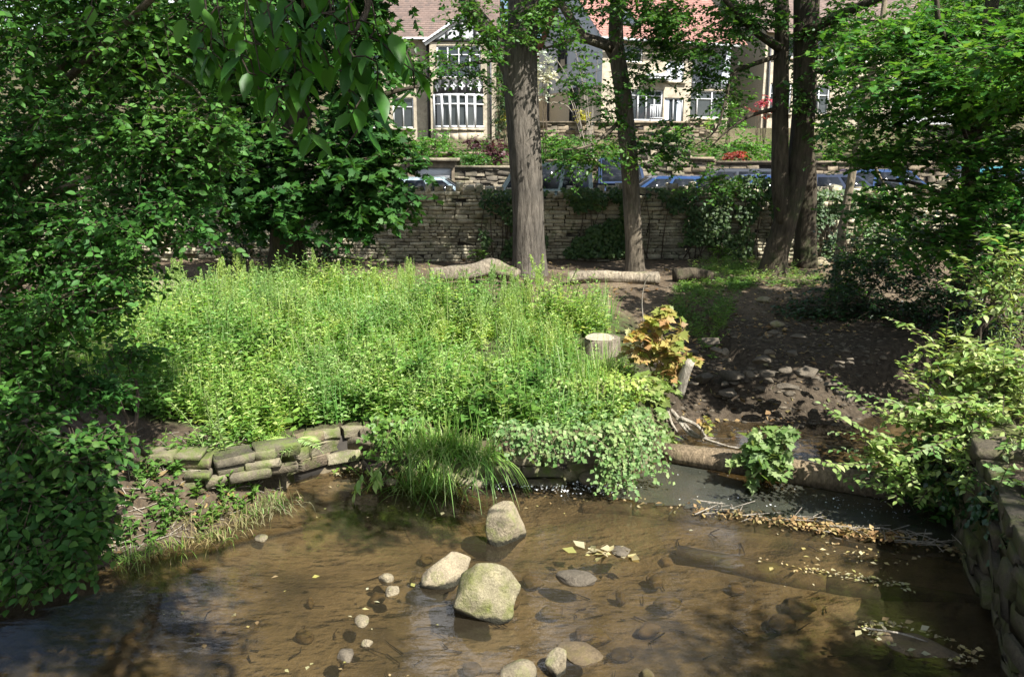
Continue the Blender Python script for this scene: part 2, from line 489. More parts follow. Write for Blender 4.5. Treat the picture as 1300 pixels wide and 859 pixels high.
G['float'] = leaf_mat('floating_leaf', [(.22, .22, .07), (.3, .26, .12), (.36, .33, .22), (.18, .13, .07), (.26, .2, .1)], .2, .5)
G['weedw'] = leaf_mat('water_weed', [(.1, .2, .03), (.18, .28, .05), (.26, .32, .07)], .3, .35)
B = {}
B['main'] = bark_mat('bark_main', (.035, .03, .024), (.135, .12, .1), (.05, .05, .04), .2)
B['second'] = bark_mat('bark_second', (.05, .042, .03), (.165, .14, .105), (.06, .075, .03), .35)
B['twin'] = bark_mat('bark_twin', (.022, .018, .012), (.08, .066, .046), (.035, .045, .016), .5)
B['pale'] = bark_mat('bark_pale', (.11, .09, .06), (.3, .25, .18), (.1, .12, .05), .4, 2)
B['twig'] = bark_mat('twig', (.05, .04, .03), (.14, .11, .08), None, 0, 3)
B['stem'] = pbr('green_stem', (.12, .17, .05), .6, .25, 6)
B['dstem'] = pbr('brown_stem', (.16, .12, .07), .7, .25, 6)
B['dead'] = bark_mat('dead_wood', (.2, .17, .13), (.45, .41, .34), None, 0, 2)
B['log'] = bark_mat('log_bark', (.07, .058, .042), (.29, .25, .19), (.12, .13, .05), .4, 1.2)
S = {}
S['bank'] = stone_mat('bank_stone', [(.1, .088, .062), (.16, .14, .098), (.22, .195, .135), (.14, .12, .085), (.18, .135, .095)], (.1, .13, .03), .55, 9)
S['bound'] = stone_mat('boundary_stone', [(.25, .225, .16), (.36, .325, .235), (.46, .42, .31), (.3, .27, .2)], (.1, .12, .045), .3, 5, .5)
S['mort'] = pbr('wall_core', (.035, .03, .024), .95, .3, 10)
S['rock'] = stone_mat('boulder_pale', [(.2, .17, .115), (.26, .22, .15)], (.17, .18, .06), .4, 9, .9, dark=(.1,.085,.055), wet=True)
S['small'] = stone_mat('small_stone', [(.2, .17, .115), (.26, .22, .15)], (.17, .18, .06), .3, 12, .9, dark=(.1,.085,.055))
S['mossy'] = stone_mat('boulder_mossy', [(.2, .18, .11), (.25, .22, .14)], (.12, .13, .032), .5, 8, 1.0, dark=(.08,.08,.04), wet=True)
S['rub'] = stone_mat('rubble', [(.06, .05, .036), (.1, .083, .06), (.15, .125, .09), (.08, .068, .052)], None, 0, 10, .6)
G['straw'] = leaf_mat('dry_grass', [(.12, .15, .04), (.24, .2, .1), (.32, .27, .16), (.16, .2, .05)], .3, .7)
S['sub'] = stone_mat('submerged_stone', [(.12, .085, .048), (.16, .115, .065), (.09, .068, .04)], (.1, .08, .03), .5, 10, .4)
S['house'] = stone_mat('house_stone', [(.38, .335, .26)], None, 0, 4, .4, dark=(.26, .225, .17))
S['garden'] = stone_mat('garden_stone', [(.18, .145, .1), (.23, .185, .13), (.15, .125, .09)], None, 0, 5, .5)
S['gdark'] = stone_mat('garden_stone_dark', [(.16, .14, .11), (.22, .19, .14), (.13, .115, .09)], (.07, .08, .03), .3, 5, .5)
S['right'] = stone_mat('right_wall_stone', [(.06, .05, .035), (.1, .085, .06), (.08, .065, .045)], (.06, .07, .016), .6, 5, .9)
# ------------------------------------------------------------------ terrain
def w0(px, py): return at_z(px, py, 0.0)[:2]
SHORE = [  # x, y, bank width, bank height
    ((-7.5, 2.6), 1.0, .55), (w0(-60, 785), .8, .6), (w0(60, 742), .7, .6), (w0(150, 716), .75, .5), (w0(250, 688), .7, .48),
    (w0(322, 655), .55, .42), (w0(358, 630), .3, .4), (w0(372, 606), .05, .44), (w0(450, 592), .05, .44), (w0(520, 598), .05, .44),
    (w0(600, 613), .05, .44), (w0(700, 614), .05, .44), (w0(776, 606), .06, .44), (w0(822, 590), .2, .5), (w0(850, 570), .3, .5),
    (w0(868, 562), .6, .45), (w0(905, 560), 1.3, .42), (w0(1000, 566), 1.3, .45), (w0(1070, 560), 1.2, .5), (w0(1150, 540), 1.0, .7),
    (w0(1330, 520), .9, .9), ((11, 9.2), .6, 1.0), ((11, 8.3), .5, 1.0), (w0(1345, 572), .3, .9), (w0(1222, 632), .06, .85),
    (w0(1226, 690), .06, .85), (w0(1262, 760), .06, .85), (w0(1290, 860), .06, .85), ((2.75, 2.5), .06, .85), ((2.9, -7), .3, .9), ((-7, -7), .3, .9)]
SP = np.array([s[0] for s in SHORE], float); SW = np.array([s[1] for s in SHORE]); SH = np.array([s[2] for s in SHORE])
SILL_A = np.array([w0(770, 634), w0(880, 647), w0(1000, 664), w0(1150, 687), w0(1232, 704)])
SILL_B = np.array([w0(700, 648), w0(860, 692), w0(1050, 727), w0(1155, 743), w0(1262, 760)])

def inpoly(x, y, P):
    ins = np.zeros(x.shape, bool); n = len(P)
    for i in range(n):
        (x1, y1), (x2, y2) = P[i], P[(i + 1) % n]
        c = ((y1 > y) != (y2 > y)) & (x < (x2 - x1) * (y - y1) / (y2 - y1 + 1e-12) + x1)
        ins ^= c
    return ins

def shore(x, y):
    best = np.full(x.shape, 1e9); w = np.zeros(x.shape); h = np.zeros(x.shape)
    n = len(SP)
    for i in range(n):
        a, b = SP[i], SP[(i + 1) % n]; d = b - a; L2 = d @ d
        t = np.clip(((x - a[0]) * d[0] + (y - a[1]) * d[1]) / L2, 0, 1)
        q = np.hypot(x - a[0] - t * d[0], y - a[1] - t * d[1])
        m = q < best
        best = np.where(m, q, best)
        w = np.where(m, SW[i] * (1 - t) + SW[(i + 1) % n] * t, w); h = np.where(m, SH[i] * (1 - t) + SH[(i + 1) % n] * t, h)
    return best, w, h, inpoly(x, y, SP)

def base_z(x, y):
    z = np.full(x.shape, .9)
    z = z + .12 * smooth((y - 16.6) / .6)
    t = smooth((y - 26.95) / .12)
    gz = np.interp(y, [26.9, 28, 33, 37.5, 38.3, 48, 60, 90, 150], [2.35, 2.45, 2.9, 3.45, 4.35, 4.6, 6, 12, 24])
    left = np.interp(y, [26.9, 28, 36, 40, 48, 60, 90, 150], [2.3, 2.45, 3.3, 3.85, 4.0, 6, 12, 24])
    k = smooth((x + 1) / 2.5)
    gz = left * (1 - k) + gz * k
    # a drive cut up to the road between two garden walls
    cut = smooth((x - 2.95) / .1) * smooth((4.15 - x) / .1) * smooth((31.5 - y) / 1.5)
    gz = gz * (1 - cut) + (.98 + .0 * y) * cut
    return z * (1 - t) + gz * t

def height(x, y, detail=True):
    x = np.asarray(x, float); y = np.asarray(y, float)
    d, w, h, ins = shore(x, y)
    bz = base_z(x, y)
    out = h * smooth(d / w) + (bz - h) * smooth((d - w) / 3.2)
    if detail:
        xy = np.stack([x, y], -1)
        out = out + (.03 * fnoise(xy, .9, 5) + .02 * fnoise(xy, 3.0, 6)) * smooth((d - w * .5) / .8) * (y < 17)
        out = out + (.05 * fnoise(xy, 1.7, 14) + .014 * fnoise(xy, 4.5, 15)) * smooth(d / .15) * smooth((1.6 - d) / .6) * (w > .2) * (y < 9)
    bed = -.035 - .17 * smooth(d / .9)
    sp = np.vstack([SILL_A, SILL_B[::-1]])
    sh = sum(inpoly(x + ox, y + oy, sp).astype(float) for ox in (-.2, -.1, 0, .1, .2) for oy in (-.2, -.1, 0, .1, .2)) / 25
    bed = bed * (1 - sh) - .022 * sh
    xy = np.stack([x, y], -1)
    bed = bed + .022 * fnoise(xy, 1.3, 7) * (1 - sh)
    return np.where(ins, bed, out)

def hz(x, y):
    return float(height(np.array([x]), np.array([y]))[0])

def axis(parts):
    o = []
    for a, b, s in parts: o.append(np.arange(a, b, s))
    return np.concatenate(o + [[parts[-1][1]]])
gx = axis([(-160, -40, 8), (-40, -12, 1.2), (-12, -6, .3), (-6, 6.2, .085), (6.2, 13, .3), (13, 40, 1.2), (40, 160, 8)])
gy = axis([(-40, -6, 4), (-6, 2.4, .5), (2.4, 13.2, .085), (13.2, 17.5, .2), (17.5, 26.7, .6), (26.7, 27.4, .06), (27.4, 60, .8), (60, 200, 7)])
X, Y_ = np.meshgrid(gx, gy)
Z = height(X.ravel(), Y_.ravel()).reshape(X.shape)
mb = MB()
nx, ny = len(gx), len(gy)
i = np.arange(ny - 1)[:, None] * nx; j = np.arange(nx - 1)[None]
mb.add(np.stack([X, Y_, Z], -1).reshape(-1, 3), np.stack([i + j, i + j + 1, i + nx + j + 1, i + nx + j], -1).reshape(-1, 4))

m, nt, out = new_mat('ground_earth')
v = coord(nt)
n1, n2, n3 = noise(nt, v, 1.1, 5), noise(nt, v, 14, 6, .7), noise(nt, v, 55, 5, .7)
dirt = ramp(nt, n1, [(.3, (.055, .042, .028)), (.5, (.1, .077, .052)), (.7, (.16, .125, .085))])
dirt = mix(nt, 1.0, dirt, ramp(nt, n2, [(.3, (.55, .52, .5)), (.6, (1.1, 1.1, 1.1)), (.8, (1.4, 1.35, 1.25))]), 'MULTIPLY')
dirt = mix(nt, ramp(nt, n3, [(.56, (0, 0, 0)), (.66, (.8, .8, .8))]), dirt, (.2, .13, .07))
soil = mix(nt, ramp(nt, n2, [(.45, (0, 0, 0)), (.6, (1, 1, 1))]), (.045, .04, .02), (.06, .1, .025))
bedc = ramp(nt, noise(nt, v, 1.5, 6, .6), [(.3, (.05, .042, .028)), (.5, (.14, .113, .073)), (.7, (.215, .175, .12))])
bedc = mix(nt, ramp(nt, noise(nt, v, 7, 6, .65), [(.56, (0, 0, 0)), (.7, (.85, .85, .85))]), bedc, (.055, .045, .028))
at = N(nt, 'ShaderNodeAttribute', attribute_name='ground_kind_shade')
sep = N(nt, 'ShaderNodeSeparateColor'); nt.links.new(at.outputs[0], sep.inputs[0])
c = mix(nt, sep.outputs[1], dirt, soil); c = mix(nt, sep.outputs[2], c, mix(nt, ramp(nt, n2, [(.4, (0, 0, 0)), (.65, (1, 1, 1))]), (.028, .022, .015), (.07, .054, .037))); c = mix(nt, sep.outputs[0], c, bedc)  # blue channel darkens the soil: painted shade on the slope, darker earth on left bank
p = N(nt, 'ShaderNodeBsdfPrincipled'); p.inputs['Roughness'].default_value = .9; p.inputs['Specular IOR Level'].default_value = .15
nt.links.new(c, p.inputs['Base Color']); nt.links.new(bump(nt, n2, .7, .05), p.inputs['Normal']); nt.links.new(p.outputs[0], out.inputs[0])
MGROUND = m
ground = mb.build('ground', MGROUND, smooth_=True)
struct(ground, 'brown earth ground with stream bed, trodden path and garden slope', 'ground')
d, w, h, ins = shore(X.ravel(), Y_.ravel())
xf, yf = X.ravel(), Y_.ravel()
bedm = np.where(ins, 1.0, smooth(1 - d / .05))
soilm = .35 * smooth((yf - 27.2) / .5)
meadow = smooth((11.6 - yf + .5 * fnoise(np.stack([xf, yf], -1), .8, 8)) / .6) * (xf < 1.8) * (xf > -9) * (yf > 7)
soilm = np.clip(soilm + meadow, 0, 1)
ca = ground.data.color_attributes.new('ground_kind_shade', 'FLOAT_COLOR', 'POINT')
ca.data.foreach_set('color', np.stack([bedm, soilm, smooth((xf - 1.3) / .5) * smooth((11.6 - yf + .5 * fnoise(np.stack([xf, yf], -1), .8, 9)) / 1.2) * (yf > 6.5) * .9 + .6 * (xf < -1.2) * (yf < 8.2), 0 * soilm + 1], -1).astype(np.float32).ravel())  # blue: slope shade put into the soil colour, plus the left bank's darker earth

# road beyond the boundary wall
road = MB(); box(road, (0, 22.3, 1.03), (240, 8.6, .09))
o = road.build('road', pbr('asphalt', (.055, .055, .056), .9, .2, 12, 0, .4)); struct(o, 'grey asphalt road behind the boundary wall', 'road')
kb = MB(); box(kb, (0, 26.68, 1.1), (240, .2, .24))
o = kb.build('kerb', pbr('kerb', (.3, .29, .27), .85)); struct(o, 'pale kerb along the road', 'kerb')

# ------------------------------------------------------------------ water
def water_mat(name, SILT, DIFF):
  global nt
  m, nt, out = new_mat(name)
  v = coord(nt)
  mp = N(nt, 'ShaderNodeMapping'); mp.inputs['Rotation'].default_value = (0, 0, .35); mp.inputs['Scale'].default_value = (.7, 1.5, 1); nt.links.new(v, mp.inputs[0])
  h1 = noise(nt, mp.outputs[0], 2.6, 3, .5); h2 = noise(nt, mp.outputs[0], 13, 3, .5)
  ad = N(nt, 'ShaderNodeMath', operation='MULTIPLY_ADD'); nt.links.new(h2, ad.inputs[0]); ad.inputs[1].default_value = .22; nt.links.new(h1, ad.inputs[2])
  at = N(nt, 'ShaderNodeAttribute', attribute_name='flow')
  h3 = noise(nt, v, 42, 3, .6)
  ad2 = N(nt, 'ShaderNodeMath', operation='MULTIPLY_ADD'); nt.links.new(h3, ad2.inputs[0]); nt.links.new(at.outputs['Fac'], ad2.inputs[1]); nt.links.new(ad.outputs[0], ad2.inputs[2])
  nb = bump(nt, ad2.outputs[0], .33, .02)
  tr = N(nt, 'ShaderNodeBsdfTransparent'); tr.inputs[0].default_value = (.8, .72, .56, 1)
  df = N(nt, 'ShaderNodeBsdfDiffuse'); df.inputs[0].default_value = (*SILT, 1)
  mx = N(nt, 'ShaderNodeMixShader'); mx.inputs[0].default_value = DIFF
  nt.links.new(tr.outputs[0], mx.inputs[1]); nt.links.new(df.outputs[0], mx.inputs[2])
  gl = N(nt, 'ShaderNodeBsdfGlossy'); gl.inputs['Roughness'].default_value = .025; nt.links.new(nb, gl.inputs['Normal'])
  fr = N(nt, 'ShaderNodeFresnel'); fr.inputs[0].default_value = 1.52; nt.links.new(nb, fr.inputs['Normal'])
  ms = N(nt, 'ShaderNodeMixShader'); nt.links.new(fr.outputs[0], ms.inputs[0]); nt.links.new(mx.outputs[0], ms.inputs[1]); nt.links.new(gl.outputs[0], ms.inputs[2])
  nt.links.new(ms.outputs[0], out.inputs[0])
  return m
MWATER = water_mat('stream_water', (.17, .138, .088), .09)
MPOOL = water_mat('pool_water', (.13, .14, .11), .25)  # greyer and more diffuse than the stream sheet

def water_sheet(name, poly, z, label, flowfn, step=.09, mat=None):
    P = np.array(poly); a, b = P.min(0), P.max(0)
    xs = np.arange(a[0], b[0] + step, step); ys = np.arange(a[1], b[1] + step, step)
    XX, YY = np.meshgrid(xs, ys); fl = flowfn(XX, YY)
    zz = z + .012 * fl * fnoise(np.stack([XX, YY], -1), 5, 12)
    k = inpoly((XX[:-1, :-1] + step / 2), (YY[:-1, :-1] + step / 2), P)
    ii, jj = np.nonzero(k); n = len(xs)
    q = np.stack([ii * n + jj, ii * n + jj + 1, (ii + 1) * n + jj + 1, (ii + 1) * n + jj], -1)
    mb = MB(); mb.add(np.stack([XX, YY, zz], -1).reshape(-1, 3), q)
    o = mb.build(name, mat or MWATER, smooth_=True)
    ca = o.data.attributes.new('flow', 'FLOAT', 'POINT'); ca.data.foreach_set('value', fl.ravel().astype(np.float32))
    return struct(o, label, 'water')
rif = [(w0(700, 617), .35), (w0(640, 612), .3), (w0(760, 622), .35), (w0(735, 610), .25)]
mid = [(w0(1000, 640), .6), (w0(1090, 645), .55), (w0(880, 605), .5), (w0(950, 635), .5), (w0(1130, 650), .4)]
def flow(x, y):
    f = .05 + 0 * x
    for c, r in rif: f = f + 1.1 * np.exp(-((x - c[0]) ** 2 + (y - c[1]) ** 2) / r ** 2)
    for c, r in mid: f = f + .55 * np.exp(-((x - c[0]) ** 2 + (y - c[1]) ** 2) / r ** 2)
    return np.clip(f, 0, 1.3)
BEAM0, BEAM1 = at_z(872, 576, .1)[:2], at_z(1170, 624, .1)[:2]
bd = (BEAM1 - BEAM0) / np.linalg.norm(BEAM1 - BEAM0)
mid_poly = [tuple(BEAM0 - bd * .25), tuple(BEAM1 + bd * 1.5), (5.2, 5.5)] + [tuple(q + [0, .03]) for q in SILL_A[::-1]]
water_sheet('middle_pool', mid_poly, .004, 'grey green pool between the timber beam and the stone sill', flow, .06, mat=MPOOL)
lo_poly = [(-9, -7), (5, -7), (5, 5.5), tuple(BEAM1 + bd * 1.5), tuple(BEAM0 - bd * .2), (1.35, 9.0), (-5, 9), (-9, 5)]
water_sheet('stream', lo_poly, 0.0, 'shallow brown stream with rippled reflections', flow)
up_poly = [tuple(BEAM0), tuple(BEAM1 + bd * 1.5), (12, 7.5), (12, 11), (4, 11), (1.4, 9)]
water_sheet('upper_stream', up_poly, .085, 'dark shaded water held behind the timber weir beam', lambda x, y: .06 + 0 * x, .15)

# ------------------------------------------------------------------ bank walls
MB_ = MB
def off_path(pts, d=.0): return [np.array(p) for p in pts]
lw = MB(); cw = MB()
fz_top = lambda f: .37 + .03 * math.sin(f * 9)
pathL = [w0(366, 612) + [0, .08], w0(410, 598) + [0, .08], w0(450, 592) + [0, .08], w0(520, 598) + [0, .08], w0(600, 612) + [0, .08], w0(700, 614) + [0, .08], w0(778, 605) + [0, .08]]
t = thing('stone_bank_wall', 'rough mossy stone wall holding the weedy bank above the stream', 'wall', (*pathL[3], 0))
rubble_wall(lw, pathL, -.1, fz_top, .24, .16, .42, (.07, .13), 3, core=cw)
lw.build('stones', S['bank'], t); cw.build('wall_core', S['mort'], t)
lw = MB()
rp_ = [at_z(128, 582, .5)[:2], at_z(200, 582, .5)[:2], at_z(262, 580, .5)[:2], at_z(318, 570, .5)[:2], at_z(350, 566, .5)[:2]]
def row_z(f, up):
    k = f * (len(rp_) - 1.001); i = int(k); q = rp_[i] * (1 - k + i) + rp_[i + 1] * (k - i); return max(.4, hz(q[0], q[1] - .12)) + up
rubble_wall(lw, rp_, lambda f: row_z(f, -.14), lambda f: row_z(f, .11 + .03 * math.sin(f * 15)), .24, .14, .4, (.06, .1), 15)
tag(lw.build('stone_row', S['bank'], loc=tuple(at_z(260, 585, .34))), 'broken row of squared grey stones showing through the earth bank', 'stone row')

# right bank wall, mossy
def right_path(z=0): return [np.array([2.75, 2.5]), w0(1290, 860), w0(1262, 760), w0(1226, 690), w0(1222, 632), w0(1345, 572)]
rp = [p + np.array([.11, 0]) for p in right_path()]
t = thing('mossy_wall', 'dark mossy stone wall along the right edge of the stream', 'wall', (*rp[3], 0))
lw, cw = MB(), MB()
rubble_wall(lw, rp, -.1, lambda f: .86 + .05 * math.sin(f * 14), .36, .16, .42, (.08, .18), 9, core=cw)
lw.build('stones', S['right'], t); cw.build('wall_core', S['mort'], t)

# boundary wall by the road
t = thing('boundary_wall', 'long weathered drystone boundary wall in front of the parked cars', 'wall', (0, 16.6, .9))
lw, cw, cp = MB(), MB(), MB()
topb = lambda f: 2.28 + .05 * math.sin(f * 31) + .03 * math.sin(f * 77)
bp = [np.array([-16, 16.9]), np.array([-6, 16.7]), np.array([2, 16.6]), np.array([14, 16.9])]
rubble_wall(lw, bp, .78, topb, .4, .1, .34, (.045, .095), 21, core=cw)
r = np.random.default_rng(5); Cs, Ss, Rz = [], [], []
for x in np.arange(-16, 14, .21):
    f = (x + 16) / 30
    if r.random() < .9:
        hh = r.uniform(.1, .2); Cs.append([x, 16.7 - .05 * math.cos(x * .1), topb(f) - .01 + hh / 2]); Ss.append([r.uniform(.1, .2), .4, hh]); Rz.append(r.normal() * .06)
blocks(cp, np.array(Cs), np.array(Ss), np.array(Rz), r)
lw.build('stones', S['bound'], t); cw.build('wall_core', S['mort'], t); cp.build('coping', S['bound'], t)

# weir beam and concrete sill
bm_ = MB()
bpts = [(*(BEAM0 - bd * .25), .08), (*(BEAM0 + bd * .8), .1), (*(BEAM0 + bd * 1.6), .085), (*(BEAM1 - bd * .1), .1), (*(BEAM1 + bd * .9), .1)]
tube(bm_, bpts, [.1, .13, .12, .13, .13], 12, 6, .08, 3)
o = tag(bm_.build('weir_beam', bark_mat('wet_beam', (.07, .055, .035), (.26, .2, .13), (.1, .1, .04), .4, 1.5), loc=bpts[2], smooth_=True), 'old timber beam lying across the stream with water spilling over it', 'log')
sl = MB()
rubble_wall(sl, [q + np.array([.01, -.06]) for q in SILL_A], -.12, .008, .19, .3, .85, (.11, .15), 44)
tag(sl.build('stone_sill', stone_mat('sill', [(.08, .066, .045), (.12, .095, .065), (.16, .13, .09)], (.09, .1, .035), .4, 9, .7), loc=(*SILL_A[2], 0)), 'low stone sill crossing the stream with leaf debris on it', 'sill')
# front lip of the shelf
sl = MB()
for i in range(1, 4):
    a, b = SILL_B[i], SILL_B[i + 1]; L = np.linalg.norm(b - a); d_ = (b - a) / L
    box(sl, (*((a + b) / 2), -.095), (L, .1, .15), math.atan2(d_[1], d_[0]))
tag(sl.build('shelf_edge', stone_mat('shelf', [(.1, .08, .05)], (.12, .12, .04), .5, 9, .4), loc=(*SILL_B[2], 0)), 'pale leaf fringed stone lip just under the water in front of the sill', 'sill')

# ------------------------------------------------------------------ rocks
def rock(name, label, cat, px, py, size, mat, seed, z=0.0, sink=.3, yaw=0, group=None, rough=.06, cuts=9, world=None, clo=.62):
    p = np.array([*world, z]) if world is not None else at_z(px, py, z)
    V, F = rockshape(np.array(size) / 2, seed, 4 if size[0] > .25 else 3, cuts, rough, clo=clo)
    ca, sa = math.cos(yaw), math.sin(yaw)
    V = V @ np.array([[ca, sa, 0], [-sa, ca, 0], [0, 0, 1]])
    V[:, 2] += size[2] * (.5 - sink)
    mb = MB(); mb.add(V + p, F)
    o = mb.build(name, mat, loc=tuple(p), smooth_=False)
    for q in o.data.polygons: q.use_smooth = True
    return tag(o, label, cat, group)
rock('boulder', 'upright pale squarish boulder standing alone in the stream', 'boulder', 637, 684, (.43, .34, .6), S['rock'], 4, sink=.36, yaw=.1, cuts=16, clo=.5)
rock('boulder', 'large green mossy boulder in the middle of the stream', 'boulder', 612, 772, (.64, .5, .56), S['mossy'], 21, sink=.36, yaw=-.5, cuts=18, clo=.5, rough=.1)
rock('boulder', 'wedge shaped pale stone touching the mossy boulder from behind', 'boulder', 566, 734, (.5, .3, .3), S['rock'], 33, sink=.34, yaw=.35, cuts=16, clo=.5)
rock('boulder', 'small square stone at the bottom edge of the photo', 'boulder', 707, 853, (.2, .16, .22), S['rock'], 41, sink=.25, cuts=16, clo=.5)
rock('boulder', 'low flat topped stone beside the small square one at the bottom edge', 'boulder', 657, 862, (.24, .2, .16), S['rock'], 45, sink=.3, yaw=.4)
for k, (px, py, s, lab) in enumerate([(491, 735, (.13, .1, .1), 'small grey stone breaking the water left of the wedge stone'), (498, 752, (.12, .1, .1), 'small pale stone with leaves caught on it left of the mossy boulder'),
        (460, 789, (.15, .1, .07), 'smooth grey green pebble lying in the shallow water'), (331, 684, (.13, .1, .07), 'lone pale pebble in the water by the earth bank'),
        (466, 817, (.08, .07, .06), 'small mossy stone in the front shallows'), (438, 832, (.16, .12, .07), 'dark low stone with floating leaves around it'),
        (735, 735, (.36, .2, .09), 'long low brown stone barely breaking the water right of the mossy boulder'), (788, 700, (.22, .16, .06), 'flat stone awash near the floating leaf cluster'),
        (820, 858, (.12, .1, .08), 'brown stone cut by the bottom edge of the photo'), (736, 828, (.3, .24, .05), 'flat brown stone under water beside the small square stone'),
        (497, 612, (.16, .12, .08), 'small stone at the foot of the stone bank wall')]):
    rock('stone', lab, 'stone', px, py, s, S['rub'] if k in (5, 6, 7) else S['sub'] if k in (8, 9) else S['small'], 60 + k, sink=.45, yaw=k)
# block stones at the foot of the wall's right end
for k, (px, py, s) in enumerate([(742, 590, (.3, .2, .16)), (750, 608, (.24, .2, .14)), (722, 606, (.22, .18, .16)), (650, 600, (.36, .2, .12)), (690, 604, (.26, .2, .1))]):
    rock('stone', ['reddish block fallen at the end of the stone bank wall', 'pale flat block at the waterline under the trailing ivy', 'round yellow mossy stone in the riffle', 'long mossy stone low in the bank wall', 'thin mossy stone at the foot of the bank wall'][k],
         'stone', px, py, s, S['mossy'] if k in (2, 3, 4) else S['bank'], 90 + k, z=.05, sink=.4, yaw=.2 * k)
# submerged stones
r = np.random.default_rng(8)
for k in range(26):
    px, py = r.uniform(330, 1150), r.uniform(700, 850)
    s = r.uniform(.07, .3)
    rock('submerged_stone', 'brown stone lying under the shallow brown water', 'stone', px, py, (s, s * r.uniform(.6, .9), .1), S['sub'], 200 + k, z=-.15, sink=.5, yaw=r.uniform(0, 3), group='stones under the water')
# rubble beach
cnt = 0
while cnt < 55:
    px, py = r.uniform(865, 1080), r.uniform(415, 548)
    if py < 415 + (1 - min(1, (px - 865) / 60)) * 40: continue
    p = at_z(px, py, .25); zz = hz(p[0], p[1])
    p = at_z(px, py, zz); s = float(np.clip(r.lognormal(-1.75, .45), .08, .42))
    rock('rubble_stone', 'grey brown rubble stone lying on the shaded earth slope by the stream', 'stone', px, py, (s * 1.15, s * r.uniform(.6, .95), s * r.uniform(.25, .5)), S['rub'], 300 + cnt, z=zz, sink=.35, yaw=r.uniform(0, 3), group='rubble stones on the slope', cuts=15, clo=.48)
    cnt += 1
for k, (px, py, s, lab) in enumerate([(970, 398, .26, 'pale stone at the top of the shaded slope'), (985, 420, .24, 'pale flat stone half way up the shaded slope'), (1038, 348, .5, 'low pale boulder right of the leaning twin trunk'), (1012, 338, .4, 'grey boulder just behind the leaning twin trunk')]):
    p = at_z(px, py, .7); rock('stone', lab, 'stone', 0, 0, (s, s * .7, s * .45), S['rock'], 420 + k, z=hz(p[0], p[1]), world=p[:2], sink=.3)

# ------------------------------------------------------------------ foam, litter, floating leaves (uncountable)
def scatter_flat(name, mat, pts, L, label, cat, up=.9, z=.006, seed=0, kind='stuff', tmpl=T_SIMPLE, jit=.18):
    r = np.random.default_rng(seed); n = len(pts)
    P = np.asarray(pts, float); a = r.uniform(0, 6.28, n)
    D = np.stack([np.cos(a), np.sin(a), r.normal(size=n) * jit], -1); Nn = np.stack([r.normal(size=n) * jit, r.normal(size=n) * jit, np.ones(n)], -1)
    ll = L * np.clip(r.lognormal(-.15, .45, n), .3, 1.6)
    mb = MB(); leaves(mb, P + [0, 0, z], D, Nn, ll, ll * r.uniform(.4, .8, n), tmpl)
    o = mb.build(name, mat); return tag(o, label, cat, None, kind)
def along(a, b, n, sd, r): 
    t = r.random(n)[:, None]; return a[None] * (1 - t) + b[None] * t + r.normal(size=(n, 2)) * sd
r = np.random.default_rng(77)
pts = np.vstack([along(SILL_A[i] + [.02, -.05], SILL_A[i + 1] + [.02, -.05], n, .05, r) for i, n in ((0, 25), (1, 300), (2, 900), (3, 260))])
nq = fnoise(pts, 1.6, 31) + .5 * r.normal(size=len(pts)) * .5; pts = pts[nq > -.05]
scatter_flat('leaf_debris', G['litter'], np.c_[pts, np.full(len(pts), .012) + r.random(len(pts)) * .035], .04, 'brown leaves and scraps caught along the stone sill', 'debris', seed=1, jit=.5)
pts = np.vstack([along(SILL_B[1], SILL_B[2], 190, .03, r), along(SILL_B[2], SILL_B[3], 230, .03, r), along((SILL_A[2] + SILL_B[2]) / 2, (SILL_A[3] + SILL_B[3]) / 2, 60, .12, r), along(SILL_A[1], SILL_B[2], 30, .2, r)])
nq = fnoise(pts, 1.9, 32) + .25 * r.normal(size=len(pts)); pts = pts[nq > -.4] + r.normal(size=(int((nq > -.4).sum()), 2)) * .02
scatter_flat('floating_leaves', G['float'], np.c_[pts, np.zeros(len(pts))], .032, 'pale leaf scum floating along the lip in front of the sill', 'leaves', seed=2)
tw = MB(); A = []
for i in (1, 2, 3):
    a = along(SILL_A[i], SILL_A[i + 1], 26, .06, r); A.append(np.c_[a, .03 + r.random(len(a)) * .05])
A = np.vstack(A); dv = r.normal(size=A.shape) * [.07, .04, .02]
sticks(tw, A - dv, A + dv, .006, .003)
tag(tw.build('twig_debris', B['dead']), 'tangle of thin twigs caught on the stone sill', 'twigs', None, 'stuff')
pts = []
for c, rr in rif: pts.append(r.normal(size=(130, 2)) * [rr * .5, rr * .22] + c)
m_foam = pbr('foam', (.75, .76, .74), .4, .05)
pts = np.vstack(pts)
scatter_flat('foam', m_foam, np.c_[pts, r.random(len(pts)) * .02], .022, 'white riffle foam below the stone bank wall', 'foam', seed=3, jit=.6)
pts = np.vstack([r.normal(size=(110, 2)) * [.45, .16] + w0(1095, 645), r.normal(size=(40, 2)) * [.6, .25] + w0(930, 615), r.normal(size=(40, 2)) * [.4, .15] + w0(1020, 640)])
d_, _, _, ins_ = shore(pts[:, 0], pts[:, 1]); pts = pts[ins_]
scatter_flat('bubbles', m_foam, np.c_[pts, np.zeros(len(pts))], .014, 'tiny white bubbles drifting on the middle pool', 'bubbles', seed=4)
pts = np.vstack([np.array([at_z(r.uniform(380, 760), r.uniform(600, 660), 0)[:2] for _ in range(60)]), r.normal(size=(40, 2)) * [.1, .05] + w0(440, 600), np.array([at_z(r.uniform(200, 560), r.uniform(720, 859), 0)[:2] for _ in range(26)])])
scatter_flat('drifting_leaves', G['float'], np.c_[pts, np.zeros(len(pts))], .035, 'scattered small yellow leaves drifting on the stream', 'leaves', seed=5)
pts = r.normal(size=(38, 2)) * [.11, .045] + w0(768, 703)
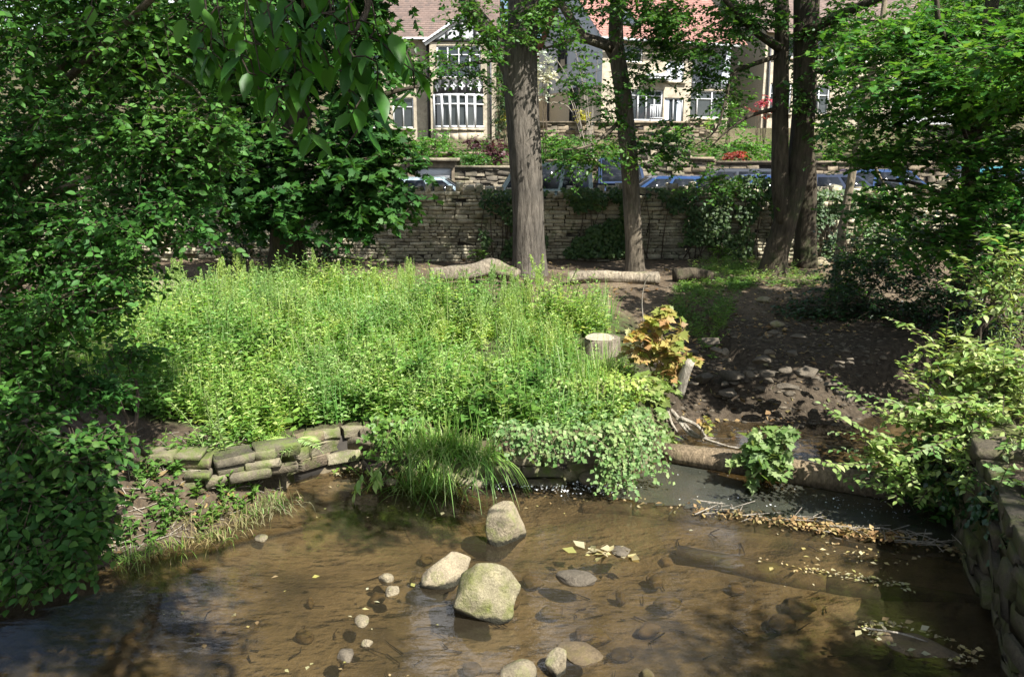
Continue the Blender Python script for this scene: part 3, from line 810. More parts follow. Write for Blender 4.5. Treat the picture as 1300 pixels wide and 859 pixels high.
tag(scatter_flat('floating_leaf_cluster', G['float'], np.c_[pts, r.random(len(pts)) * .02], .08, 'cluster of pale leaves floating beside the flat stone awash', 'leaves', seed=6, jit=.4), 'cluster of pale leaves floating beside the flat stone awash', 'leaves', None, 'stuff')
for k, (px, py, n, sx, sy, lab) in enumerate([(528, 622, 80, .12, .035, 'bright yellow green water weed patch below the bank wall'), (440, 597, 50, .14, .03, 'thin strip of yellow scum leaves at the foot of the left bank wall')]):
    pts = r.normal(size=(n, 2)) * [sx, sy] + w0(px, py)
    scatter_flat('water_weed', G['weedw'], np.c_[pts, r.random(n) * .015], .04, lab, 'water weed', seed=7 + k, jit=.3)
# slab with debris, lower right
q = w0(1165, 818)
V, F = rockshape((.34, .16, .05), 71, 3, 8, .05); mb = MB(); ca, sa = math.cos(-.55), math.sin(-.55)
mb.add(V @ np.array([[ca, sa, 0], [-sa, ca, 0], [0, 0, 1]]) + [q[0], q[1], -.015], F)
tag(mb.build('flat_slab', S['sub'], loc=(q[0], q[1], 0)), 'flat brown slab fringed with dead leaves in the front right shallows', 'slab')
t_ = r.uniform(0, 6.28, 150); e = np.stack([np.cos(t_) * .33, np.sin(t_) * .15], -1) * r.uniform(.75, 1.08, (150, 1)); e = e @ np.array([[ca, sa], [-sa, ca]]) + q
scatter_flat('slab_leaves', G['float'], np.c_[e, .012 + r.random(150) * .02], .04, 'dead pale leaves fringing the flat slab in the front shallows', 'leaves', seed=9, jit=.4)
tw = MB(); tube(tw, [(q[0] - .3, q[1] + .14, .03), (q[0] - .1, q[1] + .05, .05), (q[0] + .05, q[1] - .02, .035)], [.006, .007, .004], 5)
tag(tw.build('twig', B['dead'], loc=(q[0], q[1], 0)), 'dark twig lying across the flat slab in the shallows', 'twig')
# sunken dark twigs on the stream bed
A = np.array([at_z(r.uniform(250, 1150), r.uniform(690, 859), -.13) for _ in range(80)]); A[:, 2] = height(A[:, 0], A[:, 1]) + .02
dv = r.normal(size=A.shape) * [.04, .03, .004]; tw = MB(); sticks(tw, A - dv, A + dv, .007, .004); sticks(tw, A + dv, A + dv * 1.5 + r.normal(size=A.shape) * [.02, .02, .002], .004, .002)
tag(tw.build('sunken_twigs', bark_mat('wet_twig', (.02, .016, .011), (.04, .03, .02)), ), 'dark waterlogged twigs lying on the stream bed', 'twigs', None, 'stuff')
# grit and small stones on the slope and the pool margins (uncountable)
P_ = np.array([at_z(r.uniform(845, 1120), r.uniform(395, 562), .3)[:2] for _ in range(2600)]); P_ = np.c_[P_, height(P_[:, 0], P_[:, 1])]; P_ = P_[P_[:, 2] > -.06]
gm = MB(); V1, F1 = ICO[1]; k1 = len(V1)
for q in P_:
    s_ = min(.06, r.lognormal(-4.15, .5)); gm.add(V1 * (1 + .25 * r.normal(size=(k1, 1))) * s_ * [1.2, .9, .5] + q, F1)
tag(gm.build('grit', S['rub']), 'grit and small stones strewn over the shaded slope', 'gravel', None, 'stuff')
# thin roots and straw on the earth bank
A = np.array([at_z(r.uniform(120, 358), r.uniform(600, 715), .12)[:2] for _ in range(420)]); zz = height(A[:, 0], A[:, 1]); ok = zz > .015; A = np.c_[A[ok], zz[ok] + .015]
dv = r.normal(size=A.shape) * [.07, .06, .03]; tw = MB(); sticks(tw, A - dv, A + dv, .005, .0025)
tag(tw.build('bank_roots', B['dead']), 'thin bare roots and straw on the earth bank', 'roots', None, 'stuff')
# litter on the path and slope
pts = np.array([at_z(r.uniform(450, 1090), r.uniform(330, 410), .9)[:2] for _ in range(1500)])
zz = height(pts[:, 0], pts[:, 1]); ok = pts[:, 1] < 16.3; pts, zz = pts[ok], zz[ok]
scatter_flat('leaf_litter', G['litter'], np.c_[pts, zz], .07, 'dry leaf litter strewn over the shaded earth path', 'leaf litter', seed=11, jit=.35)
pts = np.array([at_z(r.uniform(860, 1080), r.uniform(410, 550), .4)[:2] for _ in range(900)]); zz = height(pts[:, 0], pts[:, 1])
scatter_flat('slope_litter', G['litter'], np.c_[pts, zz], .06, 'dead leaves and bark bits on the shaded slope', 'leaf litter', seed=12, jit=.5)
pts = np.array([at_z(r.uniform(130, 355), r.uniform(590, 705), .25)[:2] for _ in range(700)]); zz = height(pts[:, 0], pts[:, 1]); ok = zz > .02
scatter_flat('bank_litter', G['litter'], np.c_[pts[ok], zz[ok]], .06, 'dead leaves and straw on the bare earth bank', 'leaf litter', seed=13, jit=.5)
# ------------------------------------------------------------------ trees
def tree(name, label, base, trunk, limbs, crowns, bark, leaf, L, asp=.55, tmpl=T_SIMPLE, group=None, cat='tree', seed=0, seg=14, rough=.1, flare=.25, twigmat=None, limbname='limb', dens=1.0, **kw):
    t = thing(name, label, cat, base, group)
    if trunk:
        mb = MB()
        for k, (pts, rad) in enumerate(trunk): tube(mb, pts, rad, seg, 5, rough, seed + k, flare if k == 0 else 0)
        mb.build('trunk', bark, t, True)
    for pts, rad in limbs:
        mb = MB(); tube(mb, pts, rad, max(5, seg // 2), 4, rough, seed); mb.build(limbname, bark, t, True)
    ml, mt = MB(), MB()
    crown(ml, mt, [(c, r_, n * dens) for c, r_, n in crowns], L, asp, tmpl, seed=seed, **kw)
    ml.build('crown', leaf, t)
    mt.build('twigs', twigmat or B['twig'], t)
    return t

# 1 main trunk
Y1 = 14.3
pxr = lambda w, Y: w * Y / 1000 / .975
T1 = ([at_y(672, 362, Y1) - [0, 0, .1], *pl([(671, 320), (670, 240), (664, 150), (660, 84), (663, 40), (664, 0), (668, -90), (674, -230), (684, -420)], Y1)],
      [pxr(a, Y1) for a in (23, 21, 18.5, 19, 21.5, 18, 17, 15.5, 13, 8)])
L1 = [(pl([(652, 92), (636, 64), (615, 34), (594, 4), (566, -60), (530, -150)], Y1), [.2, .15, .14, .13, .11, .05]),
      (pl([(646, 72, 14.2), (615, 78, 13.9), (585, 84, 13.6), (556, 96, 13.3)], Y1), [.05, .04, .025, .012]),
      (pl([(660, -40, 14.3), (720, -130, 14), (790, -190, 13.6)], Y1), [.12, .09, .05]),
      (pl([(670, -120, 14.3), (640, -230, 13.4), (620, -330, 12.6)], Y1), [.12, .09, .05])]
c1 = [bl(575, 88, 13.5, 62, 26, .6, 560), bl(600, 15, 13.6, 46, 28, .6, 420), bl(700, 15, 13.8, 46, 44, .7, 800), bl(735, 95, 13.9, 34, 40, .5, 320), bl(620, 50, 13.3, 30, 26, .4, 240), bl(655, 45, 13.5, 22, 30, .4, 140), bl(520, 70, 13.4, 30, 40, .5, 220),
      bl(560, -230, 13.4, 130, 90, 1.8, 2600), bl(680, -270, 13, 130, 80, 2.0, 2400), bl(800, -240, 13.4, 120, 80, 1.6, 2200), bl(570, -440, 13, 90, 110, 2.0, 2400), bl(880, -440, 13, 100, 110, 2.0, 2600), bl(480, -310, 13.2, 100, 90, 1.6, 1800)]
tree('mature_tree', 'large grey trunked tree with a forked limb, standing before the stone house', T1[0][0], [T1], L1, c1, B['main'], G['oak'], .1, .6, seed=1, seg=28, rough=.09, flare=.22, slen=.5, gap=.12, gfreq=.7, dens=1.35)
# 2 second trunk
Y2 = 15.0
T2 = ([at_y(806, 346, Y2) - [0, 0, .1], *pl([(805, 310), (801, 240), (796, 180), (791, 121), (783, 60), (783, 0), (790, -100), (800, -260)], Y2)],
      [pxr(a, Y2) for a in (12, 10.5, 10, 10, 10, 9.5, 8, 7, 4)])
L2 = [(pl([(780, 70), (768, 56), (741, 46), (722, 20), (708, -6), (690, -60)], Y2), [.12, .1, .085, .075, .06, .03]),
      (pl([(776, 62, 14.9), (735, 50, 14.5), (712, 56, 14.2), (690, 62, 14)], Y2), [.07, .045, .03, .015]),
      (pl([(792, 150, 15), (770, 170, 14.6), (745, 186, 14.2), (716, 190, 14)], Y2), [.05, .035, .025, .01]),
      (pl([(790, -40, 15), (850, -90, 14.4), (900, -120, 13.8)], Y2), [.09, .07, .03])]
c2 = [bl(745, 200, 14.4, 54, 34, .6, 800), bl(765, 140, 14.6, 34, 36, .4, 340), bl(838, 195, 14.7, 44, 34, .6, 700), bl(835, 50, 14.5, 42, 30, .7, 600), bl(815, 100, 14.5, 34, 26, .5, 330),
      bl(770, -5, 14.4, 56, 26, .6, 520), bl(820, 15, 14.2, 50, 26, .6, 520), bl(895, 105, 14.3, 40, 26, .5, 260), bl(890, 58, 14.2, 46, 42, .8, 950), bl(860, 15, 14, 60, 24, .8, 600), bl(850, -230, 14, 140, 90, 2, 3000), bl(790, -380, 14, 160, 100, 2, 2800), bl(930, 10, 14.4, 50, 28, .6, 560), bl(965, -60, 14.5, 110, 60, 1.6, 2000)]
tree('mature_tree', 'slim dark trunked tree with a crooked side limb, before the red roofed house', T2[0][0], [T2], L2, c2, B['second'], G['oak'], .1, .6, seed=2, seg=18, slen=.5, gap=.12, gfreq=.7, dens=1.35)
# 3 leaning twin trunk
Y3 = 14.6
T3a = ([at_y(981, 350, Y3) - [0, 0, .1], *pl([(985, 325), (1000, 270), (1015, 205), (1021, 140), (1022, 80), (1024, 0), (1030, -120), (1040, -280)], Y3)],
       [pxr(a, Y3) for a in (19, 15, 14, 13.5, 13, 13, 14, 12, 8)])
T3b = (pl([(996, 285), (990, 235), (990, 170), (992, 90), (992, 0), (985, -120)], Y3 - .05), [pxr(a, Y3) for a in (10, 11, 10, 9, 8, 5)])
L3 = [(pl([(985, 72, 14.5), (950, 84, 14.3), (930, 94, 14.1), (921, 128, 14), (908, 166, 13.9), (880, 186, 13.8)], Y3), [.045, .038, .03, .026, .016, .008]),
      (pl([(985, 138, 14.5), (953, 147, 14.2), (925, 165, 14), (902, 187, 13.8)], Y3), [.04, .028, .02, .01]),
      (pl([(990, 62, 14.5), (958, 40, 14.2), (935, 16, 14), (912, -10, 13.8)], Y3), [.08, .06, .05, .035]),
      (pl([(1036, 90, 14.4), (1060, 92, 14.2), (1085, 70, 14), (1120, 55, 13.6)], Y3), [.05, .04, .03, .015]),
      (pl([(1024, 40, 14.4), (1075, 15, 14), (1140, -10, 13.4), (1220, -40, 12.8)], Y3), [.1, .08, .06, .03])]
c3 = [bl(945, 30, 14.3, 50, 30, .8, 800), bl(930, 110, 14.2, 30, 40, .5, 260), bl(1010, 120, 14.2, 30, 26, .4, 160), bl(1070, 30, 14, 50, 40, 1, 1000), bl(1090, 100, 13.8, 50, 30, .8, 640), bl(1170, 30, 13.4, 70, 50, 1.2, 1700),
      bl(1250, 30, 13, 70, 60, 1.4, 1800), bl(1060, 150, 14.3, 34, 30, .6, 420), bl(1000, -230, 14, 120, 90, 2, 2800), bl(1160, -210, 13, 130, 80, 2, 3000), bl(1060, -370, 13.6, 180, 100, 2.2, 3000), bl(925, 235, 14.4, 60, 22, .5, 420), bl(880, 160, 14.2, 30, 26, .5, 90)]
tree('mature_tree', 'leaning twin stemmed dark tree right of the grassy shoulder', T3a[0][0], [T3a, T3b], L3, c3, B['twin'], G['oak'], .1, .6, seed=3, seg=22, slen=.5, gap=.12, gfreq=.7, dens=1.35)
# 4 trunk behind it
Y4 = 15.6
T4 = ([at_y(1022, 334, Y4) - [0, 0, .1], *pl([(1023, 290), (1025, 230), (1023, 170), (1021, 100), (1020, 0), (1018, -120)], Y4)], [pxr(a, Y4) for a in (14, 12, 11, 9.5, 9, 8, 5)])
tree('mature_tree', 'straight dark trunk half hidden behind the leaning twin tree', T4[0][0], [T4], [], [bl(1050, 60, 15.6, 50, 50, .8, 900), bl(1080, -80, 15.4, 130, 80, 1.6, 2600), bl(1110, 110, 15.8, 40, 40, .8, 500)], B['twin'], G['oak'], .1, .6, seed=4, gap=-.2)
# 5 thin pale trunk
Y5 = 12.6
T5 = ([at_y(1058, 385, Y5), *pl([(1068, 300), (1080, 230), (1092, 165), (1104, 105), (1118, 40), (1130, -60)], Y5)], [.075, .065, .06, .055, .05, .045, .03])
L5 = [(pl([(1092, 200), (1108, 208), (1118, 226), (1128, 240)], Y5 - .1), [.03, .028, .018, .01]), (pl([(1100, 120), (1086, 92), (1078, 60)], Y5), [.03, .022, .01])]
tree('young_tree', 'thin pale crooked trunk leaning right of the twin tree', T5[0][0], [T5], L5, [bl(1130, 60, 12.4, 70, 50, .9, 1500), bl(1110, 250, 12.4, 40, 34, .6, 420), bl(1095, 130, 12.5, 40, 24, .5, 300), bl(1060, 185, 12.5, 24, 20, .4, 160)], B['pale'], G['oak'], .09, .6, seed=5, seg=10)
# 6 right maple, layered sprays
YM = 9.6
TM = ([np.array([5.9, 10.2, .9]), np.array([5.8, 10.1, 2.2]), np.array([5.6, 9.9, 3.8]), np.array([5.7, 9.8, 6.5])], [.13, .11, .09, .04])
LM = [(pl([(1240, 210, 9.9), (1205, 120, 9.4), (1180, 80, 9.2), (1150, 68, 9.0)], 9), [.03, .022, .014, .008]), (pl([(1225, 260, 9.9), (1170, 235, 9.5), (1120, 228, 9.2)], 9), [.035, .025, .01]),
      (pl([(1230, 120, 9.9), (1190, 20, 9.2), (1200, -60, 9.4)], 9), [.04, .03, .02]), (pl([(1240, 170, 9.9), (1290, 130, 9), (1340, 110, 8.4)], 9), [.04, .03, .02])]
cm = [bl(1165, 92, 9.0, 40, 16, .5, 480), bl(1215, 140, 9.0, 70, 18, .7, 900), bl(1120, 150, 9.5, 60, 26, .7, 800), bl(1200, 195, 9.2, 90, 22, .8, 1500), bl(1130, 205, 9.6, 56, 18, .6, 620), bl(1270, 230, 8.8, 60, 24, .7, 1000), bl(1180, 250, 9.0, 80, 22, .8, 1200),
      bl(1110, 265, 9.4, 50, 20, .6, 500), bl(1260, 290, 8.6, 70, 26, .8, 1100), bl(1270, 120, 9.2, 50, 40, .8, 900), bl(1290, 60, 8.8, 50, 30, .8, 700), bl(1230, 60, 9.6, 60, 30, .8, 900), bl(1310, 180, 8.6, 40, 30, .7, 600), bl(1180, 310, 9.0, 70, 20, .7, 800),
      ((4.9, 8.4, 3.75), (1.4, 1.5, .3), 4200), ((4.5, 7.2, 3.85), (.8, .7, .25), 1200), ((4.6, 9.6, 4.3), (1.4, 1.1, .35), 2600), ((6.4, 9.0, 4.6), (1.3, 1.2, .6), 2000), ((7.2, 7.6, 4.2), (1.1, 1.2, .8), 2400), ((7.4, 9, 6.4), (1.5, 1.4, 1), 3000)]
tree('maple_tree', 'bright green maple with flat layered sprays at the right edge', TM[0][0], [TM], LM, cm, B['twin'], G['maple'], .085, .8, T_LOBED, seed=6, seg=10, up=1.4, droop=.12, jit=.3, slen=.45, gap=-.1)
# 7 dark bushes on the right bank
def bush(name, label, base, crowns, leaf, L, asp=.5, tmpl=T_SIMPLE, group=None, cat='bush', seed=0, stems=5, bark=None, **kw):
    t = thing(name, label, cat, base, group)
    ml, mt = MB(), MB()
    crown(ml, mt, crowns, L, asp, tmpl, seed=seed, **kw)
    b = np.asarray(base, float)
    for k in range(stems):
        c = np.asarray(crowns[k % len(crowns)][0]); e = c + rng.normal(size=3) * .12 * np.asarray(crowns[k % len(crowns)][1])
        sm_ = MB(); tube(sm_, [b + rng.normal(size=3) * [.06, .06, 0], b * .5 + e * .5 + rng.normal(size=3) * .06, e], [.022, .014, .006], 5, 3); sm_.build('stem', bark or B['twig'], t)
    ml.build('foliage', leaf, t); mt.build('twigs', bark or B['twig'], t)
    return t
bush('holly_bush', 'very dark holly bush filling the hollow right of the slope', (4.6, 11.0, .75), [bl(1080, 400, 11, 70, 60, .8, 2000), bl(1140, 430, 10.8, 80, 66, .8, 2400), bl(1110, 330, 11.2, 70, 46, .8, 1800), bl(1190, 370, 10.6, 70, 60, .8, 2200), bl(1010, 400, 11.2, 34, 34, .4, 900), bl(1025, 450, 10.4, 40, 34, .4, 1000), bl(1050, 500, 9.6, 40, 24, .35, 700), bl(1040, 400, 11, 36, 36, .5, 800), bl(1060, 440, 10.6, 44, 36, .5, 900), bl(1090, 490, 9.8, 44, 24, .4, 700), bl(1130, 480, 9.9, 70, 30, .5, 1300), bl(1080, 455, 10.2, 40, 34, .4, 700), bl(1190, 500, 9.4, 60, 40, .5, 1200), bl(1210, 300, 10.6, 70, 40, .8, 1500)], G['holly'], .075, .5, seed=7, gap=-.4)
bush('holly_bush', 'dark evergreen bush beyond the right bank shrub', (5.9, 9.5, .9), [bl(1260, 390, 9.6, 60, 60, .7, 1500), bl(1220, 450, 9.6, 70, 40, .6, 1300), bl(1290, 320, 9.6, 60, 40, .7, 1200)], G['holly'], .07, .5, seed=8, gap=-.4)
bush('leafy_bush', 'mid green bush below the thin pale trunk', (5.25, 12.2, .88), [bl(1090, 330, 12, 44, 24, .5, 700), bl(1075, 365, 12, 36, 18, .4, 420), bl(1145, 290, 11.8, 56, 24, .5, 900)], G['maple'], .075, .7, seed=9)
bush('leafy_bush', 'mid green bush catching light at the right edge', (5.0, 8.3, .95), [bl(1265, 335, 8.2, 50, 34, .5, 900), bl(1290, 260, 8.2, 40, 40, .5, 700)], G['maple'], .075, .7, seed=10)
# 8 elm like shrub over the stream, right
def shrub_sprays(name, label, base, arms, leaf, L, asp, tmpl, cat='shrub', seed=0, per=22, sub=3, fill=None, bark=None):
    """arms: arching branches (list of 3-D points); leaves set alternately and flat along them and their side shoots"""
    t = thing(name, label, cat, base)
    ml, mt = MB(), MB()
    r = np.random.default_rng(seed)
    for pts in arms:
        P, rr = catmull(pts, np.linspace(.011, .003, len(pts)), 6)
        sm_ = MB(); tube(sm_, P, rr, 5, 1); sm_.build('stem', bark or B['twig'], t)
        shoots = [P[len(P) // 4:]]
        n = len(P)
        for s in range(sub):
            i = r.integers(n // 4, n - 3); d = nrm(P[i + 1] - P[i]); sd_ = np.cross(d, [0, 0, 1.0]) * (1 if s % 2 else -1)
            ln = np.linalg.norm(P[-1] - P[i]) * r.uniform(.35, .65)
            q = np.array([P[i] + (d * .75 + sd_ * .7) * ln * f + np.array([0, 0, -.12 * ln * f * f]) for f in np.linspace(0, 1, 7)])
            sticks(mt, q[:-1], q[1:], .004, .003); shoots.append(q)
        for q in shoots:
            ln = np.linalg.norm(np.diff(q, axis=0), axis=1).sum(); k = max(5, int(ln / (L * .42)))
            f = np.linspace(.08, 1, k) * (len(q) - 1); i = np.minimum(f.astype(int), len(q) - 2); fr_ = (f - i)[:, None]
            p = q[i] * (1 - fr_) + q[i + 1] * fr_; d = nrm(q[i + 1] - q[i]); sd_ = nrm(np.cross(d, [0, 0, 1.0])) * np.where(np.arange(k) % 2, 1, -1)[:, None]
            D = d * .55 + sd_ * .85 + r.normal(size=(k, 3)) * .15; D[:, 2] -= .12
            N_ = np.array([0, 0, 1.0]) + r.normal(size=(k, 3)) * .22
            ll = L * (1.1 - .45 * np.linspace(0, 1, k)) * r.uniform(.8, 1.15, k)
            leaves(ml, p, D, N_, ll, ll * asp, tmpl)
    if fill: crown(ml, mt, fill, L * .9, asp, tmpl, seed=seed, slen=.4, up=1.1, jit=.35, gap=-.3)
    ml.build('foliage', leaf, t); mt.build('twigs', bark or B['twig'], t)
    return t
sb = at_z(1240, 575, .8)
def arm(*pts): return pl(pts, 7)
arms = [arm((1235, 560, 6.9), (1180, 545, 6.6), (1120, 522, 6.4), (1048, 472, 6.2)), arm((1235, 560, 6.8), (1160, 560, 6.3), (1100, 545, 6.1), (1042, 512, 6.0)),
        arm((1230, 570, 6.7), (1150, 580, 6.2), (1090, 590, 6.0), (1035, 585, 5.9)), arm((1240, 560, 7), (1215, 500, 6.9), (1200, 450, 6.8), (1205, 395, 6.8)), arm((1240, 560, 7), (1205, 470, 6.8), (1175, 425, 6.7), (1125, 402, 6.6)),
        arm((1240, 560, 7), (1225, 460, 6.9), (1225, 420, 6.8), (1250, 390, 6.8)), arm((1235, 575, 6.6), (1170, 600, 6.2), (1130, 620, 6.0), (1090, 610, 5.9)), arm((1245, 560, 6.6), (1210, 590, 6.1), (1180, 620, 5.9), (1165, 640, 5.8)),
        arm((1240, 560, 7), (1180, 500, 6.6), (1150, 470, 6.5), (1165, 440, 6.4)), arm((1250, 560, 6.6), (1250, 520, 6.2), (1220, 510, 6), (1190, 520, 5.9)), arm((1230, 560, 6.8), (1190, 530, 6.3), (1150, 515, 6.1), (1100, 500, 6.0)),
        arm((1250, 560, 6.7), (1280, 500, 6.5), (1300, 470, 6.4), (1330, 470, 6.3)), arm((1250, 560, 6.7), (1240, 545, 6.1), (1200, 560, 5.8), (1150, 580, 5.6))]
shrub_sprays('elm_shrub', 'sunlit pale green shrub with oval toothed leaves arching over the stream', sb, arms, G['elm'], .085, .58, T_OVAL, seed=31, sub=4,
             fill=[bl(1190, 530, 6.4, 56, 34, .35, 760), bl(1160, 590, 6.2, 60, 30, .35, 700), bl(1230, 470, 6.7, 50, 44, .35, 900), bl(1250, 530, 6.4, 56, 44, .3, 800), bl(1290, 480, 6.2, 40, 50, .35, 600), bl(1215, 600, 6.0, 40, 30, .3, 400), bl(1120, 575, 6.1, 40, 24, .25, 160), bl(1280, 500, 6.3, 30, 40, .3, 260)])
bush('leafy_bush', 'deep green bush overhanging the dark water under the sunlit shrub', (3.9, 6.9, .7), [bl(1190, 625, 6.4, 60, 24, .3, 420), bl(1230, 600, 6.3, 40, 34, .3, 360)], G['nettle'], .08, .6, T_OVAL, seed=12, stems=4)
arms = [arm((1300, 440, 7.4), (1260, 380, 7.4), (1230, 340, 7.2), (1205, 318, 7.1)), arm((1300, 440, 7.4), (1290, 370, 7.3), (1280, 330, 7.2), (1240, 300, 7.1)), arm((1310, 440, 7.4), (1300, 350, 7.3), (1310, 310, 7.1), (1270, 285, 7.0)), arm((1300, 440, 7.4), (1265, 400, 7.2), (1230, 375, 7), (1200, 360, 6.9))]
shrub_sprays('elm_shrub', 'tall pale leaved shrub at the right edge above the mossy wall', (5.0, 7.6, .95), arms, G['elm'], .085, .55, T_OVAL, seed=33, sub=5, fill=[bl(1270, 350, 7.2, 44, 50, .4, 420)])
bush('leafy_bush', 'sunlit mossy green plants on top of the right hand mossy wall', (3.75, 5.7, .86), [bl(1268, 572, 5.7, 44, 26, .25, 420), bl(1290, 620, 5.2, 34, 30, .15, 200), ((3.42, 5.6, .72), (.1, .5, .22), 260), ((3.36, 4.9, .75), (.1, .3, .2), 120), ((3.75, 5.9, 1.0), (.3, .5, .16), 420), ((3.85, 5.2, 1.0), (.3, .4, .16), 300), ((3.6, 4.6, .98), (.25, .35, .12), 160)], G['elm'], .07, .55, seed=64, stems=3, slen=.2)
bush('wall_ivy', 'dark ivy hanging over the shaded face of the right hand mossy wall', (3.5, 5.0, .86), [((3.42, 5.9, .6), (.07, .5, .25), 330), ((3.34, 5.1, .62), (.07, .4, .22), 300), ((3.2, 4.5, .6), (.07, .35, .24), 260), ((3.14, 4.1, .6), (.07, .3, .25), 220)], G['holly'], .06, .75, cat='ivy', seed=67, stems=4, slen=.16, up=.3, droop=.7)
# upright weed stems right edge
def stemweed(name, label, base, n, hgt, spread, leaf, L, asp, k=26, group=None, cat='weed', seed=0, lean=.2, seedtop=None, stemmat=None):
    r = np.random.default_rng(seed); t = thing(name, label, cat, base, group)
    ml, ms_, mtop = MB(), MB(), MB(); b = np.asarray(base, float)
    for i in range(n):
        p0 = b + np.array([r.normal() * spread, r.normal() * spread, 0]); h = hgt * r.uniform(.7, 1.1); ln = r.normal(size=2) * lean * h
        P = np.array([p0 + np.array([ln[0] * f * f, ln[1] * f * f, h * f]) for f in np.linspace(0, 1, 7)])
        sticks(ms_, P[:-1], P[1:], .006, .005)
        f = np.linspace(.08, .98, k); q = np.array([p0 + np.array([ln[0] * a * a, ln[1] * a * a, h * a]) for a in f]); az = np.arange(k) * 2.4 + r.uniform(0, 6)
        D = np.stack([np.cos(az), np.sin(az), r.uniform(-.1, .5, k)], -1); N_ = np.stack([-.3 * np.cos(az), -.3 * np.sin(az), np.ones(k)], -1) + r.normal(size=(k, 3)) * .25
        ll = L * (1.15 - .75 * f) * r.uniform(.75, 1.2, k); leaves(ml, q, D, N_, ll, ll * asp, T_OVAL if L > .09 else T_SIMPLE)
        if seedtop:
            m_ = 150; f = 1 - r.random(m_) ** 1.2 * .5; az = r.uniform(0, 6.28, m_); w_ = (1.02 - f) * .16 * (.4 + .6 * r.random(m_))
            q = np.stack([p0[0] + ln[0] * f * f + np.cos(az) * w_, p0[1] + ln[1] * f * f + np.sin(az) * w_, p0[2] + h * f + w_ * .6], -1)
            leaves(mtop, q, np.stack([np.cos(az) * .5, np.sin(az) * .5, np.ones(m_)], -1), r.normal(size=(m_, 3)), .026, .016)
    ml.build('foliage', leaf, t); ms_.build('stems', stemmat or B['stem'], t)
    if seedtop: mtop.build('seed_head', seedtop, t)
    return t
for k, (px, py, Y, h) in enumerate([(1262, 500, 7.2, .75), (1240, 500, 7.3, .6), (1285, 480, 7.2, .8)]):
    stemweed('willowherb', ['tall feathery weed stems rising behind the right shrub', 'shorter feathery weed clump on the left side of the tall one', 'feathery weed clump against the right photo edge'][k], at_y(px, py, Y), 6, h, .08, G['weed'], .075, .22, 34, 'feathery weeds on the right bank', seed=40 + k)

# 9 left near tree
YL = 5.6
TL = (pl([(-90, 470, 6.2), (-30, 300, 6.0), (58, 121, 5.8), (100, 60, 5.7), (138, 0, 5.6), (190, -120, 5.4)], 6), [.07, .055, .04, .036, .034, .02])
TL = ([np.array([-4.6, 6.2, .7]), *TL[0]], [.075, *TL[1]])
LL = [(pl([(-40, 330, 6), (60, 190, 5.9), (150, 90, 5.6), (230, 100, 5.4), (262, 130, 5.3)], 6), [.03, .024, .017, .012, .006]), (pl([(-20, 290, 6), (100, 230, 5.5), (180, 215, 5.4), (290, 168, 5.3)], 6), [.03, .02, .014, .006]),
      (pl([(-60, 420, 6.1), (60, 340, 5.6), (160, 330, 5.3), (240, 300, 5.2)], 6), [.03, .02, .012, .005]), (pl([(-60, 430, 6.1), (20, 420, 5.4), (100, 400, 5.1), (150, 390, 5)], 6), [.03, .02, .012, .005]),
      (pl([(60, 125, 5.8), (160, 30, 5.2), (240, -40, 5), (330, -70, 5)], 6), [.03, .025, .018, .01]), (pl([(205, 325, 5.6), (218, 290, 5.6), (222, 250, 5.6)], 6), [.014, .013, .012])]
cl = [bl(60, 60, 5.5, 120, 80, .9, 2400), bl(180, 50, 5.4, 90, 70, .7, 1900), bl(60, 190, 5.6, 130, 80, .8, 2400), bl(170, 170, 5.4, 90, 60, .6, 1700), bl(240, 190, 5.4, 60, 40, .4, 800), bl(270, 160, 5.3, 46, 36, .3, 480), bl(50, 310, 5.4, 130, 70, .7, 2400), bl(150, 280, 5.3, 80, 60, .5, 1500),
      bl(230, 270, 5.3, 44, 30, .3, 420), bl(40, 420, 5.2, 100, 56, .6, 1900), bl(110, 380, 5.1, 60, 36, .4, 900), bl(150, 345, 5.1, 44, 26, .3, 420), bl(300, 100, 5.8, 50, 60, .5, 700), bl(280, 20, 5.6, 70, 50, .6, 1100), bl(80, -60, 5.3, 220, 60, 1.2, 3400), bl(0, 480, 5, 60, 40, .4, 700),
      bl(250, 300, 5.3, 30, 16, .2, 110), bl(215, 235, 5.3, 60, 26, .3, 420), bl(-80, 250, 5.4, 120, 200, 1, 3000)]
tree('riverside_tree', 'leafy tree with thin leaning pale stems filling the left edge', TL[0][0], [TL], LL, cl, B['pale'], G['near'], .054, .6, T_OVAL, seed=13, dens=1.45, seg=10, slen=.3, per=11, up=.6, jit=.5, gap=-.35, twig=.0025, flare=0)
